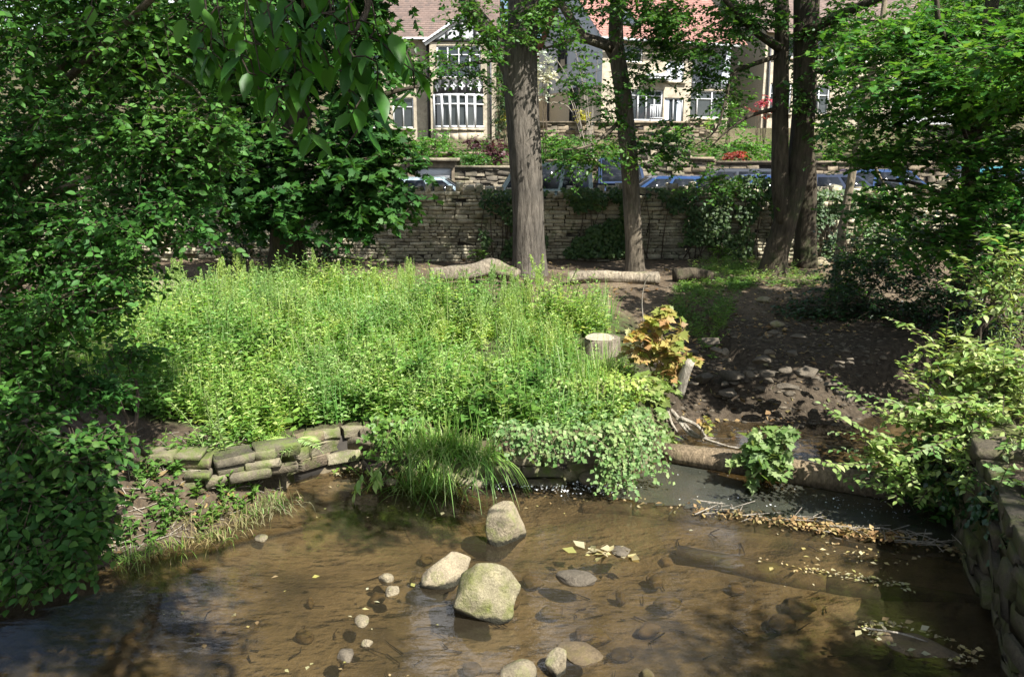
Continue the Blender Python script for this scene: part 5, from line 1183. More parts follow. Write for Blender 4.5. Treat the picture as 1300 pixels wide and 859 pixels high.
# logs on the path
def log(label, pts, rad, seed, mat=None):
    mb = MB(); tube(mb, pts, rad, 16, 8, .26, seed); o = mb.build('log', mat or B['log'], loc=tuple(pts[0]), smooth_=True); return tag(o, label, 'log')
def g(px, py, up): q = at_z(px, py, .9); return np.array([q[0], q[1], hz(q[0], q[1]) + up])
log('pale humped log lying left of the large grey trunk', [g(546, 362, .2), g(575, 362, .22), g(603, 361, .24), g(622, 359, .27), g(640, 360, .22), g(656, 362, .16)], [.12, .14, .14, .16, .15, .11], 1)
log('bark covered log lying right of the large grey trunk', [g(722, 361, .1), g(745, 361, .1), g(790, 359, .09), g(836, 359, .1)], [.12, .11, .1, .11], 2)
log('short dark log end on the path before the shaded slope', [g(856, 358, .09), g(880, 357, .1), g(902, 356, .08)], [.12, .12, .1], 3, B['twin'])
log('pale log behind the seeding weeds in front of the dark sycamore', [g(395, 364, .1), g(430, 363, .1), g(470, 362, .1)], [.1, .11, .1], 5)
log('old pale log half seen behind the leftmost seeding weeds', [g(170, 372, .1), g(240, 370, .1), g(290, 368, .1)], [.1, .1, .1], 6)
# ivy on the boundary wall
def wall_ivy(label, px0, px1, py0, py1, n, seed):
    r = np.random.default_rng(seed); ml, mt = MB(), MB(); P = np.array([at_y(a, b, 16.34) for a, b in zip(r.uniform(px0, px1, n * 3), r.uniform(py0, py1, n * 3))])
    nv_ = fnoise(P, 1.4, 40 + seed % 3); P = P[nv_ > np.quantile(nv_, .45)][:n]; P[:, 2] = np.maximum(P[:, 2], .95); P[:, 1] -= r.uniform(0, .16, len(P)) * (1 + (P[:, 2] > 2.2)); n = len(P)
    D = np.stack([r.normal(size=n), -.4 * np.ones(n), -r.uniform(.1, 1, n)], -1); N_ = np.stack([r.normal(size=n) * .4, -np.ones(n), r.uniform(.1, .8, n)], -1)
    t = thing('wall_ivy', label, 'ivy', P.mean(0) * [1, 1, 0] + [0, 0, .9]); leaves(ml, P, D, N_, .085 * r.uniform(.6, 1.3, n), .065)
    for k in range(14):
        q = P[r.integers(n)]; sm_ = MB(); tube(sm_, [(q[0] + r.normal() * .1, 16.36, .95), (q[0] + r.normal() * .1, 16.36, .95 + (q[2] - .95) * .5), (q[0], 16.37, q[2])], [.014, .01, .005], 4, 3); sm_.build('stem', B['twig'], t)
    ml.build('foliage', G['ivyd'], t)
wall_ivy('dark ivy covering the boundary wall right of the large grey trunk', 690, 800, 238, 325, 2000, 1)
wall_ivy('thin ivy on the boundary wall between the slim trunk and the twin tree', 812, 925, 238, 310, 1200, 2)
wall_ivy('thick ivy topping the boundary wall beside the leaning twin trunk', 905, 1000, 222, 325, 1600, 3)
wall_ivy('ivy patch left of the large grey trunk on the boundary wall', 610, 655, 240, 325, 500, 4)
wall_ivy('ivy on the right end of the boundary wall behind the thin trunk', 1030, 1110, 240, 325, 1000, 5)
p = at_y(610, 322, 16.1); bush('leafy_bush', 'small weed at the foot of the wall left of the large trunk', (p[0], 16.1, .95), [((p[0], 16.1, 1.1), (.25, .15, .16), 90)], G['broad'], .1, .5, seed=62, stems=2)
p = at_y(912, 322, 16.1); bush('leafy_bush', 'small green weed at the foot of the wall left of the twin tree', (p[0], 16.0, .95), [((p[0], 16.0, 1.1), (.35, .15, .16), 120)], G['broad'], .1, .5, seed=63, stems=2)
# ------------------------------------------------------------------ cars behind the wall
glass = pbr('car_glass', (.012, .014, .017), .1, .1, 3, spec=.35)
tyre = pbr('tyre', (.02, .02, .02), .8); chrome = pbr('rim', (.5, .5, .52), .3, .1, 5, 1.0); lampm = pbr('head_lamp', (.75, .76, .78), .15); redm = pbr('tail_lamp', (.4, .02, .02), .2); trimm = pbr('black_trim', (.02, .02, .022), .5)
def paint(n, c, metal=.3): return pbr(n, c, .3, .06, 3, metal, 0, .5, .6)
def prism(bm, prof, y0, y1, bev):
    a = [bm.verts.new((x, y0, z)) for x, z in prof]; b = [bm.verts.new((x, y1, z)) for x, z in prof]; n = len(prof)
    bm.faces.new(a[::-1]); bm.faces.new(b)
    for i in range(n): bm.faces.new((a[i], a[(i + 1) % n], b[(i + 1) % n], b[i]))
    return a, b
def bm_obj(bm, name, mat, parent, bevel=0):
    bmesh.ops.recalc_face_normals(bm, faces=bm.faces)
    if bevel: bmesh.ops.bevel(bm, geom=bm.edges[:], offset=bevel, segments=2, affect='EDGES', clamp_overlap=True)
    me = bpy.data.meshes.new(name); bm.to_mesh(me); bm.free(); me.materials.append(mat)
    o = bpy.data.objects.new(name, me); C.objects.link(o); o.parent = parent
    return o
def car(name, label, cat, loc, rz, L, Wd, H, col, kind='hatch', group='vehicles parked beyond the boundary wall'):
    t = thing(name, label, cat, loc, group, rz); h = Wd / 2
    if kind == 'hatch': body = [(-.49, .3), (-.5, .6), (-.485, .92), (-.2, .96), (.2, .95), (.42, .78), (.495, .62), (.5, .3)]; cab = (-.47, .25, -.33, .06, .95, .8)
    elif kind == 'box': body = [(-.5, .35), (-.5, 1.05), (.2, 1.1), (.46, 1.02), (.5, .9), (.5, .35)]; cab = (-.49, .24, -.475, .1, 1.08, .88)
    else: body = [(-.5, .3), (-.5, 1.15), (.3, 1.2), (.46, 1.0), (.5, .8), (.5, .3)]; cab = (-.49, .42, -.48, .22, 1.18, .86)
    bm = bmesh.new(); prism(bm, [(x * L, z) for x, z in body], -h, h, 0); bm_obj(bm, 'body', col, t, .05)
    x0, x1, r0, r1, zb, kk = cab; x0, x1, r0, r1 = x0 * L, x1 * L, r0 * L, r1 * L; hb, hr = h * .96, h * kk
    V = [(x0, -hb, zb), (x1, -hb, zb), (x1, hb, zb), (x0, hb, zb), (r0, -hr, H), (r1, -hr, H), (r1, hr, H), (r0, hr, H)]
    bm = bmesh.new(); vs = [bm.verts.new(v) for v in V]
    for f in ((4, 5, 6, 7), (0, 1, 5, 4), (1, 2, 6, 5), (2, 3, 7, 6), (3, 0, 4, 7)): bm.faces.new([vs[i] for i in f])
    cb = bm_obj(bm, 'cabin', col, t, .06)
    V = np.array(V)
    def pane(nm, q, u0, u1, w0_, w1_):
        A, B_, C_, D_ = V[list(q)]
        P = lambda u, w: (A * (1 - u) + B_ * u) * (1 - w) + (D_ * (1 - u) + C_ * u) * w
        n = nrm(np.cross(B_ - A, D_ - A)); mb = MB()
        pts = np.array([P(u0, w0_), P(u1, w0_), P(u1, w1_), P(u0, w1_)])
        mb.add(np.vstack([pts + n * .006, pts - n * .02]), [(0, 1, 2, 3), (0, 4, 5, 1), (1, 5, 6, 2), (2, 6, 7, 3), (3, 7, 4, 0)]); mb.build(nm, glass, t, local=True)
    pane('windscreen', (1, 2, 6, 5), .07, .93, .08, .92); pane('rear_window', (3, 0, 4, 7), .1, .9, .15, .88)
    for q, fl in (((0, 1, 5, 4), 0), ((2, 3, 7, 6), 1)):
        for a, b in ((.05, .34), (.38, .66), (.7, .95)):
            if fl: a, b = 1 - b, 1 - a
            pane('side_window', q, a, b, .1, .88)
    for x in (-.31 * L, .32 * L):
        for s in (-1, 1):
            mb = MB(); a = np.arange(20) / 20 * 6.283
            ring = lambda rr, yy: np.c_[x + np.cos(a) * rr, np.full(20, yy), .32 + np.sin(a) * rr]
            y1 = s * (h + .012); y0 = s * (h - .2); V_ = np.vstack([ring(.2, y1), ring(.29, y1), ring(.32, y1 - s * .03), ring(.32, y0), ring(.2, y0)]); k = np.arange(20); F = []
            for lv in range(4): F += [(lv * 20 + i, lv * 20 + (i + 1) % 20, (lv + 1) * 20 + (i + 1) % 20, (lv + 1) * 20 + i) for i in k]
            mb.add(V_, F); w = mb.build('wheel', tyre, t, local=True)
            mb = MB(); V_ = np.vstack([ring(.2, y1 - s * .005), [[x, y1 - s * .03, .32]]]); mb.add(V_, [(i, (i + 1) % 20, 20) for i in range(20)]); mb.build('rim', chrome, w, local=True)
    for s in (-1, 1):
        mb = MB(); box(mb, (.492 * L, s * h * .72, .66 if kind == 'hatch' else .8), (.06, .3, .14)); mb.build('headlight', lampm, t, local=True)
        mb = MB(); box(mb, (-.497 * L, s * h * .8, .8), (.04, .16, .24)); mb.build('tail_light', redm, t, local=True)
    return t
RZ = 1.075
def cx(px, Y): return at_y(px, 230, Y)[0]
car('parked_car', 'pale silver blue hatchback behind the wall in front of the white garage door', 'car', (cx(553, 20.4), 20.4, RZ), 0, 3.7, 1.66, 1.44, paint('silver_blue', (.45, .56, .6)))
car('parked_van', 'dark boxy off road vehicle partly hidden by the large grey trunk', 'off-road vehicle', (cx(672, 21.2), 21.2, RZ), math.pi, 3.3, 1.7, 1.8, paint('dark_green', (.025, .04, .045)), 'box')
car('parked_van', 'dark blue van nose out on the drive beside the slim trunk', 'van', (cx(783, 27.5), 27.9, 1.0), -math.pi / 2, 4.4, 1.6, 2.0, paint('navy', (.02, .035, .075)), 'van')
car('parked_car', 'bright blue hatchback whose roof shows right of the slim trunk', 'car', (cx(838, 21), 21, RZ), math.pi, 3.9, 1.7, 1.46, paint('blue', (.02, .06, .17)))
car('parked_car', 'blue car with a sunlit bonnet left of the leaning twin trunk', 'car', (cx(952, 20.2), 20.2, RZ), 2.7, 4.0, 1.72, 1.5, paint('royal_blue', (.04, .1, .28)))
car('parked_car', 'dark saloon parked behind the blue car with the sunlit bonnet', 'car', (cx(965, 24), 24.2, RZ), 0, 4.3, 1.75, 1.6, paint('charcoal', (.03, .035, .045)))
car('parked_car', 'dark blue car glimpsed between the twin tree and the thin trunk', 'car', (cx(1062, 21.4), 21.4, RZ), 0, 4.2, 1.75, 1.5, paint('dark_blue', (.012, .02, .045)))
car('parked_car', 'blue car glimpsed right of the thin pale trunk', 'car', (cx(1130, 24.3), 24.3, RZ), 0, 4.0, 1.72, 1.58, paint('mid_blue', (.02, .05, .13)))
car('parked_car', 'teal car barely seen through leaves at the right edge', 'car', (cx(1290, 21.5), 21.5, RZ), 0, 4.0, 1.72, 1.7, paint('teal', (.04, .2, .24)))

# ------------------------------------------------------------------ houses
white = pbr('white_paint', (.5, .51, .52), .45, .05); black = pbr('black_timber', (.03, .03, .032), .6); pane_m = pbr('window_glass', (.03, .036, .04), .05, .3, .8, spec=.8); render_w = pbr('white_render', (.42, .43, .44), .85, .08, 3)
greyr = pbr('grey_render', (.4, .43, .48), .9, .08, 3); sandr = pbr('sand_render', (.42, .365, .275), .95, .12, 20, bmp=.5); pipe_m = pbr('drain_pipe', (.05, .05, .055), .5); curt = pbr('curtain', (.5, .55, .62), .9, .1, 6)
def tile_mat(name, c1, c2, c3):
    m, nt, out = new_mat(name); g = N(nt, 'ShaderNodeNewGeometry')
    c = ramp(nt, g.outputs['Random Per Island'], [(0, c1), (.5, c2), (1, c3)]); c = mix(nt, 1.0, c, ramp(nt, noise(nt, g.outputs['Position'], 1.2, 5), [(.3, (.75, .75, .75)), (.7, (1.15, 1.15, 1.15))]), 'MULTIPLY')
    p = N(nt, 'ShaderNodeBsdfPrincipled'); p.inputs['Roughness'].default_value = .8; nt.links.new(c, p.inputs['Base Color']); nt.links.new(p.outputs[0], out.inputs[0]); return m
red_t = tile_mat('red_tile', (.24, .115, .09), (.29, .145, .115), (.2, .09, .075)); brown_t = tile_mat('brown_tile', (.12, .085, .07), (.16, .11, .09), (.1, .075, .065))
def roof_plane(mb, P00, P10, P11, P01, tw=.22, th_=.2):
    """tiled slope: P00-P10 eaves, P01-P11 ridge"""
    P00, P10, P11, P01 = map(np.asarray, (P00, P10, P11, P01)); nu = max(2, int(np.linalg.norm(P10 - P00) / tw)); nv = max(2, int(np.linalg.norm(P01 - P00) / th_))
    n = nrm(np.cross(P10 - P00, P01 - P00)); pt = lambda u, v: (P00 * (1 - u) + P10 * u) * (1 - v) + (P01 * (1 - u) + P11 * u) * v
    for j in range(nv):
        for i in range(nu):
            o_ = .5 * (j % 2) / nu; u0, u1 = min(1, i / nu + o_), min(1, (i + .96) / nu + o_)
            if u1 - u0 < .001: continue
            a, b, c, d = pt(u0, j / nv) + n * .05, pt(u1, j / nv) + n * .05, pt(u1, min(1, (j + 1.1) / nv)) + n * .025, pt(u0, min(1, (j + 1.1) / nv)) + n * .025
            mb.add([a, b, c, d, a - n * .03, b - n * .03], [(0, 1, 2, 3), (4, 5, 1, 0)])
    mb.add([pt(0, 0) + n * .012, pt(1, 0) + n * .012, pt(1, 1) + n * .012, pt(0, 1) + n * .012], [(0, 1, 2, 3)])
def window(parent, o, dx, x0, x1, z0, z1, cols=2, rows=(.7,), depth=.1, fr=.07, frm=None, sill=True, curtain=False, name='window'):
    """frame with bars, glass set back, all in the opening of a wall whose lower left corner is o"""
    dx3 = np.array([dx[0], dx[1], 0.0]); nb = np.array([-dx[1], dx[0], 0.0]); a = math.atan2(dx[1], dx[0]); P = lambda x, z, d: np.asarray(o) + dx3 * x + nb * d + np.array([0, 0, z])
    mb = MB(); w, h = x1 - x0, z1 - z0
    for (xa, xb, za, zb_) in [(x0, x1, z0, z0 + fr), (x0, x1, z1 - fr, z1), (x0, x0 + fr, z0 + fr, z1 - fr), (x1 - fr, x1, z0 + fr, z1 - fr)] + [(x0 + w * k / cols - fr * .4, x0 + w * k / cols + fr * .4, z0 + fr, z1 - fr) for k in range(1, cols)]:
        box(mb, P((xa + xb) / 2, (za + zb_) / 2, depth - .035), (xb - xa, .07, zb_ - za), a)
    for rr_ in rows: box(mb, P((x0 + x1) / 2, z0 + h * rr_, depth - .031), (w - 2 * fr, .055, fr * .7), a)
    f = mb.build(name, frm or white, parent)
    mb = MB(); mb.add([P(x0 + .02, z0 + .02, depth), P(x1 - .02, z0 + .02, depth), P(x1 - .02, z1 - .02, depth), P(x0 + .02, z1 - .02, depth)], [(0, 1, 2, 3)]); mb.build('pane', pane_m, f)
    if curtain:
        for s0, s1 in ((.06, .3), (.7, .94)):
            mb = MB(); n_ = 14; xs = np.linspace(x0 + w * s0, x0 + w * s1, n_); V = [P(x, z, depth - .03 + .012 * math.sin(i * 2.2)) for i, x in enumerate(xs) for z in (z0 + fr + .02, z1 - fr - .02)]; mb.add(V, [(2 * i, 2 * i + 2, 2 * i + 3, 2 * i + 1) for i in range(n_ - 1)])
            mb.build('curtain', curt, f)
    if sill:
        mb = MB(); box(mb, P((x0 + x1) / 2, z0 - .05, -.05), (w + .2, .18, .09), a); mb.build('sill', S['house'], f)
    return f
def house_frame(o, yaw):
    dx = np.array([math.cos(yaw), math.sin(yaw)]); nb = np.array([-dx[1], dx[0]])
    return dx, nb, (lambda x, d, z: np.array([o[0] + dx[0] * x + nb[0] * d, o[1] + dx[1] * x + nb[1] * d, o[2] + z]))
# ---- left stone house
zb = 3.75; o = np.array([at_y(455, 150, 42)[0], 42.0, zb])
X_ = lambda px, Y=42.0: at_y(px, 100, Y)[0] - o[0]
Zz = lambda py, Y=42.0: at_y(560, py, Y)[2] - zb
hl = thing('stone_house', 'pale stone house with a white gabled bay and black and white panel', 'house', o)
dx, nb, P = house_frame(o, 0)
xe = X_(546); hw = Zz(50)
ws = [(X_(497), X_(524), Zz(163), Zz(124)), (X_(496), X_(523), Zz(98), Zz(68)), (X_(462), X_(484), Zz(163), Zz(124)), (X_(462), X_(484), Zz(98), Zz(68))]
mb = MB(); wall_holes(mb, o, dx, xe, hw, ws, .2); 
wallL = mb
gx0, gx1 = X_(546, 41.2), X_(626, 41.2); og = P(gx0, -.8, 0); gw = gx1 - gx0; za = Zz(16, 41.2) ; ze = Zz(53, 41.2)
bx0, bx1 = X_(551, 41.2) - gx0, X_(613, 41.2) - gx0
uw = (bx0 + .15, bx1 - .1, Zz(99, 41.2), Zz(58, 41.2)); bw = (bx0, bx1, Zz(163, 41.2), Zz(120, 41.2))
wall_holes(mb, og, dx, gw, ze, [uw, bw], .22)
mb.add([P(gx0, -.8, 0), P(gx0, 0, 0), P(gx0, 0, ze), P(gx0, -.8, ze)], [(0, 1, 2, 3)])
mb.add([P(gx1, -.8, 0), P(gx1, 8, 0), P(gx1, 8, ze), P(gx1, -.8, ze)], [(0, 1, 2, 3)])
mb.add([P(0, 0, 0), P(0, 8, 0), P(0, 8, hw), P(0, 0, hw)], [(3, 2, 1, 0)]); mb.add([P(0, 8, 0), P(gx1, 8, 0), P(gx1, 8, hw), P(0, 8, hw)], [(3, 2, 1, 0)])
mb.build('wall', S['house'], hl)
for q in ws: window(hl, o, dx, *q, cols=2, depth=.14)
window(hl, og, dx, *uw, cols=4, rows=(.72,), depth=.12, sill=False)
# gable triangle, white render with black struts
mb = MB(); mb.add([P(gx0, -.82, ze), P(gx1, -.82, ze), P((gx0 + gx1) / 2 + .5, -.82, za)], [(0, 1, 2)]); gb = mb.build('gable', render_w, hl)
mb = MB()
ap = P((gx0 + gx1) / 2 + .5, -.9, za + .08); el, er = P(gx0 - .25, -.9, ze - .1), P(gx1 + .25, -.9, ze - .1)
for a, b in ((el, ap), (ap, er)):
    d_ = nrm(b - a); n_ = np.array([-d_[2], 0, d_[0]]) * .13; V = [a - n_, b - n_, b + n_, a + n_]; mb.add(np.vstack([V, np.array(V) + [0, .06, 0]]), [(0, 1, 2, 3), (3, 2, 6, 7), (4, 7, 6, 5), (0, 4, 5, 1)])
mb.build('bargeboard', white, hl)
mb = MB()
for f in (.28, .5, .72):
    x = gx0 + gw * f; zt = ze + (za - ze) * (1 - abs(f - .6) / .62) - .15; box(mb, P(x, -.84, (ze + zt) / 2), (.12, .05, zt - ze))
box(mb, P((gx0 + gx1) / 2, -.845, ze + .06), (gw, .05, .14)); mb.build('gable_timber', black, hl)
# bay window, bowed, with timber panel above
n = 7; t0, t1 = P(gx0 + bx0, -.8, 0), P(gx0 + bx1, -.8, 0); bwid = bx1 - bx0
bow = [P(gx0 + bx0 + bwid * k / (n - 1), -.82 - .55 * math.sin(math.pi * k / (n - 1)) ** .6, 0) for k in range(n)]
z0, z1, zm, z2 = bw[2], bw[3], Zz(120, 41.2), Zz(101, 41.2)
mbf, mbg, mbp, mbt, mbs = MB(), MB(), MB(), MB(), MB()
for k in range(n - 1):
    a, b = bow[k], bow[k + 1]; d_ = b - a; Ls = np.linalg.norm(d_); an = math.atan2(d_[1], d_[0]); c = (a + b) / 2; u = np.array([0, 0, 1.0])
    for zz, hh in ((z0 + .06, .12), (z1 - .06, .12), (z0 + (z1 - z0) * .7, .07)): box(mbf, c + u * zz, (Ls, .1, hh), an)
    box(mbf, a + u * (z0 + z1) / 2, (.11, .11, z1 - z0 - .002), an)
    nn = np.array([-d_[1], d_[0], 0]) / Ls * .03; mbg.add([a + nn + u * z0, b + nn + u * z0, b + nn + u * z1, a + nn + u * z1], [(0, 1, 2, 3)])
    box(mbp, c + u * (z1 + z2) / 2, (Ls, .06, z2 - z1 - .004), an)
    # quatrefoil white inset
    nn2 = np.array([d_[1], -d_[0], 0]) / Ls * .045; aa = np.linspace(0, 6.283, 25)[:-1]; rr_ = .5 * min(Ls, z2 - z1) * (.56 + .2 * np.cos(4 * aa)); dd = d_ / Ls
    V = np.array([c + nn2 + dd * math.cos(q) * r_ + u * ((z1 + z2) / 2 + math.sin(q) * r_ * 1.25) for q, r_ in zip(aa, rr_)]); mbt.add(np.vstack([V, [c + nn2 + u * (z1 + z2) / 2]]), [(i, (i + 1) % 24, 24) for i in range(24)])
    box(mbs, c + u * (z0 - .07) - nn * 1.5, (Ls + .02, .16, .12), an); box(mbs, c + u * (z0 / 2 - .07), (Ls, .1, z0 - .14), an)
bwn = mbf.build('bay_window', white, hl); mbg.build('pane', pane_m, bwn); 
pn = mbp.build('timber_panel', black, hl); mbt.build('quatrefoil', white, pn); mbs.build('bay_base', S['house'], hl)
mb = MB(); mb.add([*[q + [0, 0, z2] for q in bow]], [tuple(range(n))]); mb.build('bay_roof', black, hl)
# roofs
mb = MB(); rz_ = Zz(8); e0 = -.35
roof_plane(mb, P(-.3, e0, hw), P(gx1 + .3, e0, hw), P(gx1 + .3, 4, hw + 3.4), P(-.3, 4, hw + 3.4)); roof_plane(mb, P(gx1 + .3, 8.3, hw), P(-.3, 8.3, hw), P(-.3, 4, hw + 3.4), P(gx1 + .3, 4, hw + 3.4))
apx = (gx0 + gx1) / 2 + .5; bk = 2.6
roof_plane(mb, P(gx0 - .25, 1.2, ze - .1), P(gx0 - .25, -1.0, ze - .1), P(apx, -1.0, za), P(apx, bk, za)); roof_plane(mb, P(gx1 + .25, -1.0, ze - .1), P(gx1 + .25, 1.2, ze - .1), P(apx, bk, za), P(apx, -1.0, za))
rf = mb.build('roof', brown_t, hl)
mb = MB(); box(mb, P(2.2, 4, hw + 3.9), (1.2, .8, 2)); mb.build('chimney', S['house'], rf)
mb = MB(); tube(mb, [P(xe - .1, -.12, .05), P(xe - .1, -.12, hw - .1)], [.06, .06], 8, 1); tube(mb, [P(gx1 - .12, -.92, .05), P(gx1 - .12, -.92, ze - .2)], [.05, .05], 8, 1); mb.build('drain_pipe', pipe_m, hl)
mb = MB(); box(mb, P(xe / 2, -.42, hw - .02), (xe + .4, .12, .1)); mb.build('gutter', white, hl)

# ---- right red roofed house, turned so that its left gable shows
yaw = R(20); zr = 4.45; o = np.array([*at_y(763, 150, 39)[:2], zr])
dx, nb, P = house_frame(o, yaw)
def hit(px, py):      # where a photo ray meets the facade plane -> (x along, z)
    d = ray(px, py); nrmv = np.array([-dx[1] * -1, -dx[0], 0]); e = np.array([0, 0, EYE]); s = ((o - e) @ np.array([nb[0], nb[1], 0])) / (d @ np.array([nb[0], nb[1], 0])); q = e + d * s
    return (q[:2] - o[:2]) @ dx, q[2] - zr
def hole(a, b): (x0, z1), (x1, z0) = hit(*a), hit(*b); return (x0, x1, z0, z1)
hr_ = thing('red_roofed_house', 'stone house with red tiled roof, roof windows and grey rendered gable end', 'house', o)
EZ = hit(800, 50)[1]; W_ = hit(878, 100)[0]; W2 = hit(934, 100)[0]; DP = 8.0
up1, up2, pat, dor = hole((791, 57), (816, 80)), hole((846, 77), (868, 104)), hole((801, 113), (841, 154)), hole((844, 124), (867, 156))
up1 = (up1[0], up1[1], up1[2], min(up1[3], EZ - .2))
mb = MB(); wall_holes(mb, o, dx, W_, EZ, [up1, up2, pat, dor], .22)
mb.add([P(W_, 0, 0), P(W_, .9, 0), P(W_, .9, EZ), P(W_, 0, EZ)], [(0, 1, 2, 3)])
mb.build('wall', S['house'], hr_)
zs = EZ * .48
mb = MB(); mb.add([P(0, 0, zs), P(0, DP, zs), P(0, DP, EZ), P(0, DP / 2, EZ + 3.3), P(0, 0, EZ)], [(4, 3, 2, 1, 0)]); ge = mb.build('gable_end', greyr, hr_)
mb = MB(); mb.add([P(-.02, 0, 0), P(-.02, DP, 0), P(-.02, DP, zs), P(-.02, 0, zs)], [(3, 2, 1, 0)]); mb.build('lower_gable_wall', sandr, hr_)
dside = -nb
o2 = P(0, DP, 0)
for (a, b, z0, z1) in ((2.9, 3.9, 3.1, 4.6), (4.5, 5.1, .2, 2.0)):
    window(hr_, o2 + np.array([-.14 * dx[0], -.14 * dx[1], 0]), dside, a, b, z0, z1, 1, (.5,), .1, .06, black, False)
mb = MB(); tube(mb, [P(-.1, 2.6, .05), P(-.1, 2.6, EZ * .55)], [.06, .06], 8, 1); tube(mb, [P(-.1, 6.4, .05), P(-.1, 6.4, EZ * .9)], [.06, .06], 8, 1); mb.build('drain_pipe', pipe_m, hr_)
window(hr_, o, dx, *up1, 2, (.6,), .12); window(hr_, o, dx, *up2, 3, (.62,), .12, curtain=True); window(hr_, o, dx, *pat, 4, (.8,), .14, .08, None, False, name='patio_window'); window(hr_, o, dx, *dor, 2, (), .14, .06, None, False, True, name='french_door')
# recessed wing
ow = P(W_, .9, 0); w2 = W2 - W_ + .25
zz_ = [hit(900, 149)[1], hit(900, 113)[1], hit(900, 95)[1]]
mb = MB(); wall_holes(mb, ow, dx, w2, zz_[1] + .1, [(.15, w2 - .1, zz_[0], zz_[1])], .2); mb.build('wing_wall', S['house'], hr_)
window(hr_, ow, dx, .15, w2 - .1, zz_[0], zz_[1], 3, (.7,), .12)
mb = MB()
for k in range(14): box(mb, ow + np.array([dx[0], dx[1], 0]) * (w2 * (k + .5) / 14) + np.array([nb[0], nb[1], 0]) * .02 + [0, 0, (zz_[1] + zz_[2]) / 2 + .1], (w2 / 14 - .02, .06 + .02 * (k % 2), zz_[2] - zz_[1]), yaw)
mb.build('board_cladding', pbr('grey_boards', (.34, .36, .4), .8), hr_)
mb = MB(); mb.add([ow + [0, 0, zz_[2] + .1], ow + np.array([dx[0] * w2, dx[1] * w2, zz_[2] + .1]), ow + np.array([dx[0] * w2, dx[1] * w2, EZ]), ow + [0, 0, EZ]], [(0, 1, 2, 3)]); mb.build('upper_panel', greyr, hr_)
mb = MB(); roof_plane(mb, P(-.25, -.4, EZ - .05), P(W2 + .3, -.4, EZ - .05), P(W2 + .3, DP / 2, EZ + 3.35), P(-.25, DP / 2, EZ + 3.35)); roof_plane(mb, P(W2 + .3, DP + .4, EZ - .05), P(-.25, DP + .4, EZ - .05), P(-.25, DP / 2, EZ + 3.35), P(W2 + .3, DP / 2, EZ + 3.35))
rf = mb.build('roof', red_t, hr_)
sn = nrm(np.array([*(-nb * 3.4), DP / 2 + .4])); su = nrm(P(0, DP / 2, 3.4) - P(0, -.4, 0))
for k, (u, v) in enumerate(((1.6, .32), (3.6, .3))):
    c = P(u, -.4 + (DP / 2 + .4) * v, EZ - .05 + 3.4 * v); a3 = np.array([dx[0], dx[1], 0])
    def quad(mb, w_, h_, lift): V = [c + a3 * sx * w_ + su * sy * h_ + sn * lift for sx, sy in ((-1, -1), (1, -1), (1, 1), (-1, 1))]; V2 = [v_ - sn * .1 for v_ in V]; mb.add(np.vstack([V, V2]), [(0, 1, 2, 3), (0, 4, 5, 1), (1, 5, 6, 2), (2, 6, 7, 3), (3, 7, 4, 0)])
    mb = MB(); quad(mb, .48, .68, .13); sk_ = mb.build('skylight', trimm, rf); mb = MB(); quad(mb, .4, .58, .14); mb.build('pane', pane_m, rf)
mb = MB(); box(mb, P(W_ / 2 + .8, -.5, EZ - .1), (W2 + .5, .12, .12), yaw); mb.build('gutter', white, hr_)
mb = MB(); box(mb, P(1.9, 4.0, EZ + 3.6), (1.2, .8, 1.6), yaw); mb.build('chimney', S['house'], rf)
(bx, bz), (bx2, _) = hit(818, 100), hit(844, 100)
mb = MB(); box(mb, P((bx + bx2) / 2, -.25, bz), (bx2 - bx + .3, .5, .1), yaw); box(mb, P((bx + bx2) / 2, -.48, bz + .12), (bx2 - bx + .3, .05, .16), yaw); mb.build('balcony', white, hr_)
# terrace chair
q = P(hit(818, 150)[0], -1.1, .0); zt_ = hz(q[0], q[1])
tc = thing('garden_chair', 'white garden chair on the terrace before the patio window', 'chair', (q[0], q[1], zt_))
mb = MB(); box(mb, (0, 0, .45), (.55, .5, .05)); mb.build('seat', white, tc, local=True)
mb = MB(); [box(mb, (-.22 + .11 * k, .24, .78), (.06, .03, .6)) for k in range(5)]; box(mb, (0, .24, 1.06), (.55, .035, .06)); mb.build('backrest', white, tc, local=True)
for sx in (-.25, .25):
    for sy in (-.22, .22): mb = MB(); tube(mb, [(sx, sy, 0), (sx * .95, sy * .95, .43)], [.02, .025], 6, 1); mb.build('leg', white, tc, local=True)
# ---- third house to the right
yaw = R(22); o = np.array([*at_y(966, 150, 43)[:2], 4.4]); dx, nb, P = house_frame(o, yaw); h3 = thing('stone_house', 'stone house with a sand coloured gable end behind the leaning twin trunk', 'house', o)
EZ = at_y(966, 42, 43)[2] - 4.4; W_ = 9
ws = [(.5 + 2.6 * k, 1.9 + 2.6 * k, z0, z0 + 1.5) for k in range(3) for z0 in (.9, 3.7)]
mb = MB(); wall_holes(mb, o, dx, W_, EZ, ws, .22); mb.add([P(W_, 0, 0), P(W_, 8, 0), P(W_, 8, EZ), P(W_, 0, EZ)], [(0, 1, 2, 3)]); mb.build('wall', S['house'], h3)
mb = MB(); mb.add([P(0, 0, 0), P(0, 8, 0), P(0, 8, EZ), P(0, 4, EZ + 3), P(0, 0, EZ)], [(4, 3, 2, 1, 0)]); mb.build('gable_end', sandr, h3)
for q in ws: window(h3, o, dx, *q, 2, (.65,), .12)
mb = MB(); roof_plane(mb, P(-.25, -.4, EZ - .05), P(W_ + .3, -.4, EZ - .05), P(W_ + .3, 4, EZ + 3.1), P(-.25, 4, EZ + 3.1)); roof_plane(mb, P(W_ + .3, 8.4, EZ - .05), P(-.25, 8.4, EZ - .05), P(-.25, 4, EZ + 3.1), P(W_ + .3, 4, EZ + 3.1)); rf = mb.build('roof', brown_t, h3)
